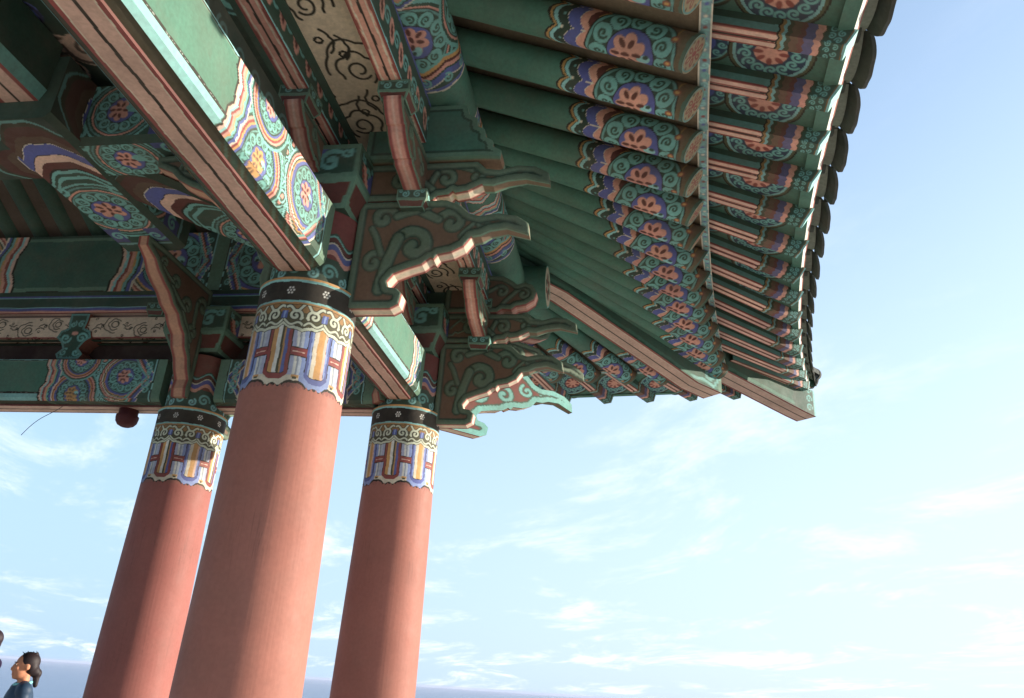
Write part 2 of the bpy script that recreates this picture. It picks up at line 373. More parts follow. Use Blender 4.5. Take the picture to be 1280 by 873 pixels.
pav = tag(empty('pavilion', (X0, YC, 0)), 'open Korean bell pavilion with red columns, painted green beams and tiled eaves', 'pavilion')
PI_ = pav.matrix_basis.inverted()
def part(mb, name, mat=M_PAINT, M=None, parent=None):
    """Meshes written in world coordinates, hung under the pavilion."""
    return mb.build(name, mat, parent or pav, PI_ @ (M or Matrix.Identity(4)) if parent is None else M)

# ------------------------------------------------------------------ ground, sea
def plain(name, lin_col, rough=0.8, scale=0.6, amt=0.3, bump=0.2, spec=0.3):
    m = bpy.data.materials.new(name); m.use_nodes = True; t = m.node_tree; n = t.nodes; l = t.links; b = n['Principled BSDF']
    g = n.new('ShaderNodeNewGeometry'); q = n.new('ShaderNodeTexNoise'); q.inputs['Scale'].default_value = scale; q.inputs['Detail'].default_value = 8
    l.new(g.outputs['Position'], q.inputs['Vector'])
    mx = n.new('ShaderNodeMix'); mx.data_type = 'RGBA'; l.new(q.outputs['Fac'], mx.inputs['Factor'])
    mx.inputs['A'].default_value = tuple(c * (1 - amt) for c in lin_col) + (1,); mx.inputs['B'].default_value = tuple(c * (1 + amt) for c in lin_col) + (1,)
    l.new(mx.outputs['Result'], b.inputs['Base Color']); b.inputs['Roughness'].default_value = rough; b.inputs['Specular IOR Level'].default_value = spec
    bp = n.new('ShaderNodeBump'); bp.inputs['Strength'].default_value = bump; l.new(q.outputs['Fac'], bp.inputs['Height']); l.new(bp.outputs[0], b.inputs['Normal'])
    return m
def paving():
    m = plain('stone_paving', (0.58, 0.52, 0.44), 0.75, 1.2, 0.25, 0.1); t = m.node_tree; n = t.nodes; l = t.links; b = n['Principled BSDF']
    g = n.new('ShaderNodeNewGeometry'); br = n.new('ShaderNodeTexBrick'); l.new(g.outputs['Position'], br.inputs['Vector'])
    br.inputs['Scale'].default_value = 1.0; br.inputs['Brick Width'].default_value = 0.9; br.inputs['Row Height'].default_value = 0.6
    br.inputs['Mortar Size'].default_value = 0.008
    old = b.inputs['Base Color'].links[0].from_socket; l.new(old, br.inputs['Color1']); l.new(old, br.inputs['Color2']); br.inputs['Mortar'].default_value = (0.2, 0.18, 0.16, 1)
    l.new(br.outputs['Color'], b.inputs['Base Color']); return m
def sheet(name, ring, m):
    me = bpy.data.meshes.new(name); me.from_pydata(ring, [], [list(range(len(ring)))]); me.materials.append(m)
    o = link(name, me); o['kind'] = 'structure'; return o
a = np.linspace(0, 2 * math.pi, 72, endpoint=False)
sheet('ground', [(-6 + 26 * math.cos(t), 4 + 26 * math.sin(t), 0) for t in a], paving())
mb = MB(); rr = [26, 27, 40, 90, 240]; zz = [0, -0.35, -6, -30, -61]
mb.grid(np.array([[(-6 + r * math.cos(t), 4 + r * math.sin(t), z) for t in a] for r, z in zip(rr, zz)]), rgb(150, 138, 98), True, True)
h = mb.build('hill', M_TILE); h['kind'] = 'structure'
msea = plain('sea_water', (0.04, 0.07, 0.17), 0.25, 0.05, 0.2, 0.35, 0.5)
sheet('sea', [(40000 * math.cos(t), 40000 * math.sin(t), -60) for t in a], msea)

# sea air between the terrace and the horizon
mb = MB(); mb.box((-41000, -41000, -62), (41000, 41000, 14.5), WHITE)
mh = bpy.data.materials.new('sea_air'); mh.use_nodes = True; mh.node_tree.nodes.remove(mh.node_tree.nodes['Principled BSDF'])
pv = mh.node_tree.nodes.new('ShaderNodeVolumePrincipled'); pv.inputs['Density'].default_value = 4.0e-5; pv.inputs['Color'].default_value = (.72, .76, .95, 1)
mh.node_tree.links.new(pv.outputs[0], mh.node_tree.nodes['Material Output'].inputs['Volume'])
h = mb.build('haze', mh); h['kind'] = 'stuff'

# ------------------------------------------------------------------ columns
def cap_paint(cv):
    cv.x = cv.x + .15; w, z = cv.x, cv.y; P = 2 * math.pi * 0.42 / 8; cv.aa = .006
    LB = rgb(128, 152, 214); SC = rgb(214, 222, 192)
    ph = (w / P) % 1.0; idx = np.floor(w / P).astype(int) % 2; d = (ph - 0.5) * P; ad = np.abs(d); hw = P * .30; g = P / 2 - ad      # d from the middle of a U, g from the middle of a gap
    cv.fill(z > -9, COLRED)
    ub = 3.655 + .05 * np.clip((ad - hw * .45) / (hw * .55), 0, 1) ** 1.3                     # foot of a U
    ob = 3.615 + .06 * np.clip((ad - hw * .6) / (hw * .8), 0, 1) ** 1.5 + .010 * np.cos(d / P * 22)
    gb = 3.655 + .02 * (g / (P * .2)) ** 2
    foot = np.where(ad < hw + .035, ob, gb)
    cv.fill(z > foot - .022, BLACK)
    m = z > foot; cv.c[m] = np.where((idx == 0)[:, None], CREAM, LB)[m]
    # gap: white between two thin coloured lines
    gm = (ad > hw + .03) & (z > 3.70)
    cv.fill((ad > hw + .03) & (z > gb) & (z < 3.70), CREAM); cv.fill((g < P * .09) & (z > gb + .02) & (z < 3.70), YEL); cv.fill((g < P * .05) & (z > gb + .012) & (z < 3.685), OLIVE)
    cv.fill(gm, rgb(196, 206, 218)); cv.fill(gm & (np.sign(d) > 0), WHITE * .96); cv.fill(gm & (g < .008), rgb(150, 160, 176))
    cv.fill((ad > hw) & (ad < hw + .036) & (z > ob + .03) & (z > 3.70), LB); cv.fill((ad > hw) & (ad < hw + .036) & (z > 3.70) & (idx == 0), rgb(176, 182, 214))
    seqA = ((1.0, RED), (0.70, BLACK), (0.66, YEL), (0.26, WHITE), (-0.06, OLIVE), (-0.26, YEL * .9), (-0.42, BLUE), (-0.68, RED))
    seqB = ((1.0, BLUE), (0.76, LB), (0.6, BLACK), (0.57, CREAM), (0.22, YEL), (-0.34, FLESH), (-0.58, BLACK), (-0.6, LB), (-0.76, BLUE))
    for i, seq in ((0, seqA), (1, seqB)):
        for k, (f, c) in enumerate(seq):
            lo = seq[k + 1][0] if k + 1 < len(seq) else -1.0
            cv.fill((idx == i) & (-d / hw <= f) & (-d / hw > lo) & (z > ub + .045), c)
        cv.fill((idx == i) & (ad <= hw) & (z > ub) & (z <= ub + .05), seq[0][1]); cv.fill((idx == i) & (ad <= hw * .72) & (z > ub + .044) & (z <= ub + .05), BLACK)
    cv.fill((ad > hw - .004) & (ad < hw + .004) & (z > ub + .03), BLACK)
    bar = (ad > hw * .98) & (z > 3.855) & (z < 3.935); cv.fill(bar, BLACK); cv.fill((ad > hw * .98) & (z > 3.862) & (z < 3.928), RED); cv.fill((ad > hw * 1.15) & (np.abs(z - 3.895) < .004), FLESH)
    # cloud scroll ring, one pair of curls to each period
    q = (w / P + .5) % 1.0; lowb = 4.135 - .045 * np.sin(math.pi * q) ** .7 + .012 * np.abs(np.cos(3 * math.pi * q))
    cv.fill(z > lowb - .026, BLACK); cv.fill(z > lowb - .020, SC); cv.fill(z > lowb + .006, BLACK); cv.fill(z > lowb + .012, OLIVE * 1.15); cv.fill(z > 4.235, YEL * .72)
    for k in range(-1, 10):
        c = (k + .5 + .0) * P + P * 0
        c = k * P
        for sg in (-1, 1):
            cx = c + sg * P * .23; r0_ = 0 if sg < 0 else math.pi
            t = np.linspace(0, 1, 16)
            a1 = np.stack([c + sg * P * .47 * t, 4.255 + .035 * np.cos(t * 2.2 * math.pi) * (1 - .3 * t) - .02 * t], 1)
            a2 = np.stack([c + sg * P * (.02 + .46 * t), 4.125 + .030 * t + .018 * np.sin(t * 7)], 1)
            for wd, col_ in ((.034, BLACK), (.023, SC)):
                cv.stroke(a1 + np.array([0, .03]), wd, col_); cv.stroke(a2, wd * .85, col_)
                cv.spiral(cx, 4.21, .056, wd, col_, 1.25, r0_ + sg * .6, -sg)
            cv.disc(c + sg * P * .06, 4.19, .012, SC)
        cv.fill((np.abs(w - (k + .5) * P) < .026) & (np.abs(z - 4.215) < .034), BLUE); cv.fill((np.abs(w - (k + .5) * P) < .008) & (np.abs(z - 4.215) < .034), LB)
    cv.fill(z > 4.305, BLACK); cv.fill(z > 4.31, YEL * .85); cv.fill(z > 4.328, LTURQ * .95); cv.fill(z > 4.345, rgb(30, 30, 28))
    for k in range(-1, 11):
        c = k * 2 * math.pi * .42 / 9 + .1
        for jj in range(6):
            t = jj * math.pi / 3; cv.disc(c + .026 * math.cos(t), 4.435 + .026 * math.sin(t), .010, WHITE)
        cv.disc(c, 4.435, .009, WHITE)
    cv.fill(z > 4.512, LTURQ); cv.fill(z > 4.530, YEL)

def make_column(px, py):
    mb = MB(); nth = 64; th = np.linspace(0, 2 * math.pi, nth, endpoint=False)
    zs = np.array([0.32, 0.6, 1.2, 1.8, 2.4, 3.0, 3.4, 3.62]); rs = 0.465 - 0.052 * (zs / 3.62) ** 1.3
    rag = [0.012 * math.sin(t * 3) for t in th]
    mb.grid(np.array([[(r * math.cos(t), r * math.sin(t), z) for t in th] for z, r in zip(zs, rs)]), COLRED, True, True)
    mb.grid(np.array([[(r * math.cos(t), r * math.sin(t), z) for t in th] for z, r in ((0, 0.62), (0.2, 0.62), (0.3, 0.56), (0.32, 0.4))]), rgb(168, 160, 148), False, True)
    o = part(mb, 'column', M_COLUMN, Matrix.Translation((px, py, 0)))
    mb = MB(); nth = 560; th = np.linspace(0, 2 * math.pi, nth, endpoint=False); zs = np.linspace(3.50, 4.55, 210)
    T, Z = np.meshgrid(th, zs); R = 0.413 + 0 * Z; R[Z > 4.52] += 0.008
    cv = Cv(T * 0.42, Z, COLRED); cap_paint(cv)
    mb.grid(np.stack([R * np.cos(T), R * np.sin(T), Z], -1), cv.c, True, True)
    r0_ = np.array([[(r * math.cos(t), r * math.sin(t), 4.55) for t in th[::8]] for r in (0.42, 0.02)])
    mb.grid(r0_, YEL, False, True)
    mb.build('painted_cap', M_PAINT, o)
    # post continuing above the cap, between the beam ends
    mb = MB(); nth = 200; th = np.linspace(0, 2 * math.pi, nth, endpoint=False); zs = np.linspace(4.55, 5.27, 120); T, Z = np.meshgrid(th, zs)
    cv = Cv(T * 0.36, Z, RED * 0.85); w, z = cv.x, cv.y
    cv.fill(z < 4.80, DGREEN)
    per = 2 * math.pi * 0.36 / 8
    for k in range(9):
        cv.spiral(k * per, 4.67, 0.075, 0.026, TURQ, 1.4, 0, 1); cv.spiral((k + .5) * per, 4.63, 0.05, 0.022, LTURQ, 1.3, 1, -1)
    zb = 4.80 + 0.045 * np.cos(w / per * 2 * math.pi)
    for e, c in ((0.0, PINK), (0.045, BLUE), (0.10, CREAM), (0.115, BLACK), (0.125, DRED), (0.165, TURQ), (0.185, DGREEN)):
        cv.fill((z > zb + e) & (z < zb + 0.205), c)
    mb.grid(np.stack([0.36 * np.cos(T), 0.36 * np.sin(T), Z], -1), cv.c, True, True)
    mb.build('post_head', M_PAINT, o)
    return o
c1 = make_column(X0, YB)
tag(c1, 'large red column nearest the viewer with the painted cap lit by the sun')
for p, ll in (((X0, YC), 'red corner column under the tip of the eaves'), ((XA, YC), 'red column on the far side, mostly in shade')):
    c = copy(c1, pav, PI_ @ Matrix.Translation((p[0], p[1], -.045 if p[0] == XA else 0))); c['label'] = ll

# ------------------------------------------------------------------ beams
def sweep(mb, T, lo, hi, pieces, na, dist):
    """Profile pieces [(o0,z0),(o1,z1),n,paint] swept along the facade from lo to hi; paint(cv, b) with cv.x = distance from the post."""
    al = np.linspace(lo, hi, na)
    for (p0, p1, n, paint) in pieces:
        b = np.linspace(0, 1, n); o = p0[0] + (p1[0] - p0[0]) * b; z = p0[1] + (p1[1] - p0[1]) * b
        A, B = np.meshgrid(al, b, indexing='ij'); Ln = math.hypot(p1[0] - p0[0], p1[1] - p0[1])
        cv = Cv(dist(A), B * Ln, GREEN)
        if callable(paint): paint(cv)
        else: cv.c[:] = paint
        P = np.stack([A, np.repeat(o[None], na, 0), np.repeat(z[None], na, 0)], -1)
        Q = np.array(T(P[..., 0], P[..., 1], P[..., 2])); mb.grid(np.moveaxis(Q, 0, -1), cv.c)
def F1(a, o, z): return (X0 + o, a, z)                       # right facade: along = y
def F2(a, o, z): return (a - K, YC + o, z)                   # far facade, mirrored across the corner
def underside(cv):
    y = cv.y - 0.14
    cv.c[:] = FLESH * 0.95; cv.fill(np.abs(y) > 0.112, RED); cv.fill(np.abs(np.abs(y) - 0.108) < 0.005, CREAM)
    cv.fill(np.abs(y) < 0.012, BLACK)
def lintel(T, lo, hi, L, posts, na, two=True, name='lintel_beam', face_n=90):
    mb = MB(); H = 0.48
    d = (lambda A: np.minimum(*[np.abs(A - p) for p in posts]) - 0.40) if len(posts) == 2 else (lambda A: np.abs(A - posts[0]) - 0.40)
    def face(cv):
        a, b = cv.x, cv.y; cv.c[:] = GREEN
        cv.fill(b > H - 0.03, SAGE); cv.fill(b > H - 0.018, BLACK); cv.fill(b > H - 0.008, LTURQ)
        cv.fill(b < 0.026, BLACK); cv.fill((b < 0.017) & (b > .010) & (np.sin(a * 91) + np.sin(a * 37) + np.sin(a * 230) > .9), rgb(150, 160, 150))
        m = a < L + 0.02; sub = Cv(a, b, GREEN); beam_end(sub, a, b, H, L, two); wv = L - 0.14 * H * tri(b / H) - 0.03 * wave(b / H * 3)
        cv.c[a < wv + 0.014] = sub.c[a < wv + 0.014]
    def cham(cv):
        cv.c[:] = LTURQ * .92; a = cv.x; b = cv.y - .05
        sub = Cv(a, b, GREEN); beam_end(sub, a, b, H, L, two); m = a < L - .03 * wave(b / H * 3) + .014; cv.c[m] = sub.c[m]
    def under2(cv):
        cv.c[:] = OLIVE * 0.8; a = cv.x
        seq = [DGREEN, OLIVE, SAGE * .8, OLIVE, DGREEN]; idx = np.floor((a + cv.y * 2) / 0.05).astype(int) % 5
        cv.c[a < L - 0.15] = np.array(seq)[idx][a < L - 0.15]
    pcs = []
    for s in (1, -1):
        pcs += [((s * 0.26, 4.755), (s * 0.26, 4.755 + H), face_n, face),
                ((s * 0.215, 4.672), (s * 0.25, 4.705), 5, cham), ((s * 0.25, 4.705), (s * 0.26, 4.755), 5, cham),
                ((s * 0.215, 4.675), (s * 0.14, 4.652), 6, under2), ((s * 0.14, 4.652), (s * 0.14, 4.63), 2, DRED)]
    pcs += [((-0.14, 4.63), (0.14, 4.63), 61, underside), ((-0.26, 4.755 + H), (0.26, 4.755 + H), 2, DGREEN)]
    sweep(mb, T, lo, hi, pcs, na, d)
    for e in (lo, hi):                                         # closed ends
        ring = [(0.26, 4.755), (0.26, 4.755 + H), (-0.26, 4.755 + H), (-0.26, 4.755), (-0.215, 4.675), (-0.14, 4.63), (0.14, 4.63), (0.215, 4.675)]
        mb.add(np.array([T(e, o, z) for o, z in ring]), SAGE, [list(range(8))])
    return part(mb, name)
lintel(F1, -0.4, YB - 0.37, 1.78, (YB,), 560)
lintel(F1, YB + 0.37, YC - 0.37, 0.52, (YB, YC), 260, two=False)
F2L = lambda a, o, z: F2(a, o, z - .05)
lintel(F2L, -3.4, XA + K - 0.37, 1.72, (XA + K,), 560)
lintel(F2L, XA + K + 0.37, YC - 0.37, 0.52, (XA + K, YC), 220, two=False, face_n=60)

# rails, plaster bands and purlins over the lintels, same on both facades
def upper_wall(T, end):
    if end == 2:
        mb = MB(); sweep(mb, T, -3.0, YC, [((.14, 5.23), (.14, 5.58), 3, DRED * .5), ((.10, 5.23), (.10, 5.58), 3, DRED * .5)], 8, lambda A: A); part(mb, 'dark_gap_board')  # added dark sheet standing in for the shaded gap above the lintel
    mb = MB(); lo, hi = (-1.2, YC + 0.15) if end == 1 else (-3.0, YC + 0.15); na = 420
    d = lambda A: A
    def plaster(cv):
        cv.c[:] = TAN; cloud_paint(cv, cv.x, 0.02, 0.31); cv.fill(cv.y < 0.02, RED)
    def cloud_dark(cv):
        cv.c[:] = DGREEN * .7
        for k in range(-6, 40): cv.spiral(k * .26, .15, .09, .03, TURQ * .6, 1.4, k, 1)
    for s in (1, -1):
        o = s * 0.10 if end == 2 else -.12 + s * .05
        sweep(mb, T, lo, hi, [((o, 5.56), (o, 5.87), 40, plaster if end == 2 else cloud_dark), ((o, 5.54), (o * .3, 5.54), 2, DGREEN)], 1100, d)
    part(mb, 'plaster_frieze')
    mb = MB()
    def stripe(cv):
        cv.c[:] = DGREEN; y = cv.y; cv.fill(y < 0.03, PINK); cv.fill((y > 0.03) & (y < 0.075), BLUE); cv.fill((y > .075) & (y < .085), LTURQ)
        cv.fill(y > 0.235, BLUE); cv.fill((y > .225) & (y < .235), LTURQ)
    rail_u = lambda cv: (cv.c.__setitem__(slice(None), FLESH), cv.fill(np.abs(cv.y - .12) > .09, RED), cv.fill(np.abs(cv.y - .12) < .012, BLACK))
    pcs = [((0.12, 5.94), (0.12, 6.2), 26, stripe), ((-0.12, 5.94), (-0.12, 6.2), 26, stripe), ((-0.12, 5.94), (0.12, 5.94), 20, rail_u), ((-.12, 6.2), (.12, 6.2), 2, DGREEN)]
    if end == 2: sweep(mb, T, lo, hi, pcs, 40, d); part(mb, 'wall_plate_rail')
    mb = MB(); H = 0.9; bp = [YB, YC, -0.6] if end == 1 else [XA + K, YC, XA + K - 4.6]
    def face(cv):
        a = np.min([np.abs(cv.x - p) for p in bp], axis=0) - 0.0; b = cv.y; L = 1.6
        cv.c[:] = GREEN * 0.8; cv.fill(b > H - .09, SAGE); cv.fill(b > H - .04, DGREEN); cv.fill(b < .07, SAGE); cv.fill(b < .012, BLACK)
        sub = Cv(a, b, GREEN); beam_end(sub, a, b, H, L, True)
        m = a < L - 0.14 * H * tri(b / H) - 0.03 * wave(b / H * 3) + .014; cv.c[m] = sub.c[m]
    pcs = [((-0.24, 6.2), (-0.24, 6.2 + H), 80, face), ((0.2, 6.2), (0.2, 6.2 + H), 30, DGREEN), ((-.24, 6.2), (.2, 6.2), 3, DGREEN), ((-.24, 6.2 + H), (.2, 6.2 + H), 3, DGREEN)]
    sweep(mb, T, lo, hi, pcs, 700, d); part(mb, 'inner_purlin_beam')
upper_wall(F1, 1); upper_wall(F2, 2)

# outer rows: two striped rails, plaster soffit between them, round purlin
PX, PZ, PR = 0.94, 6.79, 0.30
def outer_rows(T, end):
    lo, hi = (0.5, YC + 0.9)
    mb = MB(); d = lambda A: A
    def rail_face(cv):
        cv.c[:] = DGREEN; x = cv.x; per = 0.26
        for k in range(int(lo / per) - 1, int(hi / per) + 2):
            cv.spiral(k * per, 0.20, 0.09, 0.03, TURQ, 1.3, 0, 1); cv.ell((k + .5) * per, 0.18, 0.06, 0.11, 0.3, PINK); cv.ell((k + .5) * per, 0.18, 0.025, 0.06, 0.3, DRED)
        cv.fill(cv.y < 0.02, LTURQ); cv.fill(cv.y > 0.40, BLUE)
    def ru(w):
        return lambda cv: (cv.c.__setitem__(slice(None), PINK), cv.fill(np.abs(cv.y - w / 2) > w * 0.38, RED), cv.fill(np.abs(cv.y - w / 2) < .010, BLACK),
                           cv.fill(np.abs(np.abs(cv.y - w / 2) - w * .30) < .006, CREAM))
    for oc, w, z0, z1 in ((PX - 0.12, 0.19, 6.06, 6.52), (0.03, 0.19, 6.02, 6.30)):
        m2 = MB()
        sweep(m2, T, lo, hi, [((oc + w / 2, z0), (oc + w / 2, z1), 40, rail_face), ((oc - w / 2, z0), (oc - w / 2, z1), 3, DGREEN), ((oc - w / 2, z0), (oc + w / 2, z0), 24, ru(w))], 500, d)
        part(m2, 'striped_rail')
    def plaster(cv):
        cv.c[:] = TAN; cloud_paint(cv, cv.x, 0.0, PX - 0.33)
    sweep(mb, T, lo, hi - .5, [((0.125, 6.21), (PX - 0.215, 6.21), 80, plaster)], 1000, d); part(mb, 'plaster_soffit')
    # purlin with painted lengths next to each bracket
    mb = MB(); posts = (YB, YC) if end == 1 else (XA + K, YC); nth = 200; th = np.linspace(-math.pi, math.pi, nth, endpoint=False); al = np.concatenate([np.linspace(2.0, 4.2, 20), np.linspace(4.22, YC + 1.53, 560)])
    T_, A_ = np.meshgrid(th, al); cv = Cv(A_, T_ * PR, GREEN); a = np.min([np.abs(cv.x - p) for p in posts], axis=0) - 0.30; w = cv.y; a[cv.x > YC] = 9
    sub = Cv(a, w, GREEN); L = 1.25; wv = L - .07 * wave(w / .3)
    m = (a < wv); sub.fill(m, DGREEN)
    for q in (-.72, 0.0, .72):
        for rr_, c in ((1.3, TURQ), (1.2, DGREEN), (1.12, PINK)): sub.fill((np.hypot(a - .62, w - q) < .34 * rr_), c)
        lotus(sub, .62, q, .34, rot=.2)
    zg = .16 + .10 * tri(w / .45)
    sub.fill(a < zg + .12, DGREEN)
    for e0, e1, c in ((.13, .10, TURQ), (.10, .06, YEL), (.06, .03, DRED), (.03, -.01, PINK), (-.03, -.10, BLUE), (-.10, -.115, CREAM)): sub.fill((a < zg + e0) & (a > zg + e1), c)
    for k in range(-4, 5): sub.spiral(.12, k * .21, .055, .022, TURQ, 1.3, 0, 1)
    sub.fill(a < .05, BLUE); sub.fill(a < .02, CREAM); sub.fill(a < 0.0, GREEN)
    bands(sub, np.where(a < wv, a - wv, 9), WSEQ, .8)
    cv.c[m] = sub.c[m]
    Q = np.array(T(A_, PX + PR * np.sin(T_), PZ - PR * np.cos(T_))); mb.grid(np.moveaxis(Q, 0, -1), cv.c, True, True)
    # end disc
    r_, t_ = np.meshgrid(np.linspace(0.001, PR, 24), th); e = YC + 1.53; cv = Cv(r_ * np.cos(t_), r_ * np.sin(t_), rgb(206, 176, 132))
    cv.disc(0, 0, PR * .85, CREAM * .9)
    for k in range(8):
        an = k * math.pi / 4; cv.ell(.13 * math.cos(an), .13 * math.sin(an), .08, .045, an, RED if k % 2 else DGREEN)
    cv.fill(np.hypot(cv.x, cv.y) > PR * .93, TURQ)
    Q = np.array(T(np.full_like(r_, e), PX + r_ * np.sin(t_), PZ - r_ * np.cos(t_))); mb.grid(np.moveaxis(Q, 0, -1), cv.c, False)
    part(mb, 'round_purlin')
outer_rows(F1, 1); outer_rows(F2, 2)

# ------------------------------------------------------------------ brackets
def scrolls(cv, dist, curls, base=BROWN, edge=SAGE, ew=0.058):
    cv.c[:] = base; cv.aa = .012
    g = rgb(90, 118, 94)
    for (x, z, r, rot, sg, tail) in curls:
        cv.spiral(x, z, r, r * 0.74, DGREEN * 0.8, 1.0, rot, sg); cv.spiral(x, z, r, r * 0.54, g, 1.0, rot, sg)
        if tail:
            p = np.array([(x + r * math.cos(rot), z + r * math.sin(rot)), ((x + tail[0]) / 2 + r * math.cos(rot) * .7, (z + tail[1]) / 2 + r * .6 * math.sin(rot)), tail])
            t = np.linspace(0, 1, 12)[:, None]; q = (1 - t) ** 2 * p[0] + 2 * t * (1 - t) * p[1] + t * t * p[2]
            cv.stroke(q, r * .74, DGREEN * .8); cv.stroke(q, r * .54, g)
    n_ = np.arange(len(dist)); cv.blend(n_, (ew + .016 - dist) / .012 + .5, DGREEN * .8); cv.blend(n_, (ew - dist) / .012 + .5, g)
    cv.h = 1 - np.clip(np.abs(cv.c - g).sum(1) / .25, 0, 1)
def rim_red(v, p):
    a = abs(v)
    return FLESH if a < .10 else (PINK if a < .26 else RED)
def rim_tip(red_to, lowz=9):
    def f(v, p):
        if p[0] <= red_to and p[1] < lowz: return CREAM * .92 if abs(v) < .13 else (FLESH if abs(v) < .27 else RED * .9)
        return rgb(122, 96, 70) if abs(v) < .36 else SAGE
    return f
LOWER = [(.36, 4.42), (.76, 4.42), (.83, 4.46), (.845, 4.56), (.80, 4.605), (.72, 4.62), (.70, 4.68), (.75, 4.75), (.87, 4.80), (.99, 4.84), (1.06, 4.90), (1.09, 4.885),
         (1.12, 4.93), (1.24, 4.955), (1.34, 5.01), (1.40, 5.10), (1.48, 5.115), (1.56, 5.16), (1.70, 5.185), (1.90, 5.12), (1.885, 5.24), (1.78, 5.31), (1.62, 5.335), (1.46, 5.30),
         (1.37, 5.33), (1.28, 5.42), (1.15, 5.475), (.36, 5.475)]
UPPER = [(.36, 5.49), (1.02, 5.49), (1.06, 5.53), (1.16, 5.54), (1.19, 5.575), (1.22, 5.555), (1.33, 5.575), (1.45, 5.64), (1.55, 5.635), (1.68, 5.68), (1.84, 5.70), (2.055, 5.645),
         (2.04, 5.755), (1.92, 5.83), (1.76, 5.84), (1.60, 5.79), (1.48, 5.80), (1.40, 5.88), (.36, 5.88)]
HEAD = [(.36, 5.895), (1.60, 5.895), (1.61, 5.96), (1.53, 6.0), (1.53, 6.06), (1.46, 6.1), (1.45, 6.18), (1.38, 6.22), (1.37, 6.31), (1.29, 6.36), (1.26, 6.47), (.36, 6.47)]
CLOUD = [(.36, 5.895), (1.04, 5.895), (1.10, 5.94), (1.22, 5.93), (1.28, 5.98), (1.40, 6.0), (1.50, 6.07), (1.53, 6.17), (1.48, 6.27), (1.38, 6.31), (1.28, 6.28), (1.22, 6.33), (1.1, 6.4), (.36, 6.47)]
def paint_lower(cv, dist): scrolls(cv, dist, [(.90, 5.02, .17, 2.6, -1, (.64, 4.6)), (1.22, 5.24, .13, 2.8, -1, (.85, 5.42)), (.60, 5.30, .12, .2, 1, (1.0, 5.42)), (.56, 4.86, .10, 1.0, 1, (.50, 5.2)), (1.50, 5.24, .06, 3, 1, (1.3, 5.1))])
def paint_upper(cv, dist): scrolls(cv, dist, [(1.12, 5.71, .105, 2.6, -1, (.95, 5.55)), (1.40, 5.73, .085, 2.2, -1, (1.2, 5.84)), (.72, 5.69, .11, .3, 1, (1.0, 5.6))])
def paint_head(cv, dist): cv.c[:] = GREEN * .95; cv.fill(dist < .07, DGREEN); cv.fill((dist < .045), SAGE)
def paint_cloud(cv, dist): scrolls(cv, dist, [(1.36, 6.15, .09, 2.0, -1, (1.1, 6.0)), (1.08, 6.18, .09, 2.4, -1, (.8, 6.1)), (.7, 6.2, .1, .3, 1, (.9, 6.3))])
def mk(prof, th, paint, rim, name):
    mb = MB(); plate(mb, prof, th, paint, rim, res=.0125); return mb.data(name, M_PAINT)
ME_LOW = mk(LOWER, .165, paint_lower, rim_tip(1.41, 5.2), 'lower_arm')
def paint_lower_lit(cv, dist):  # sunlit diagonal arm: turquoise made brighter to put the sunlight into the paint
    cv.c[:] = DRED * 1.2
    for x, z, r, sg in ((.72, 4.98, .13, 1), (1.0, 5.06, .12, -1), (1.28, 5.2, .09, 1), (.62, 5.3, .12, -1), (1.5, 5.24, .07, 1)):
        cv.spiral(x, z, r, r * .62, DGREEN, 1.1, 2.2, sg); cv.spiral(x, z, r, r * .40, TURQ, 1.1, 2.2, sg)
    cv.fill(dist < .085, DGREEN); cv.fill(dist < .065, TURQ)
ME_LOWB = mk(LOWER, .165, paint_lower_lit, rim_tip(1.41, 5.2), 'lower_arm')
ME_UP = mk(UPPER, .155, paint_upper, rim_tip(1.46, 5.66), 'upper_arm')
ME_HEAD = mk(HEAD, .30, paint_head, lambda v, p: rgb(150, 112, 80) if abs(v) < .3 else SAGE, 'beam_head')
ME_CLOUD = mk(CLOUD, .22, paint_cloud, lambda v, p: rim_red(v, p) if p[1] < 6.3 else SAGE, 'cloud_head')
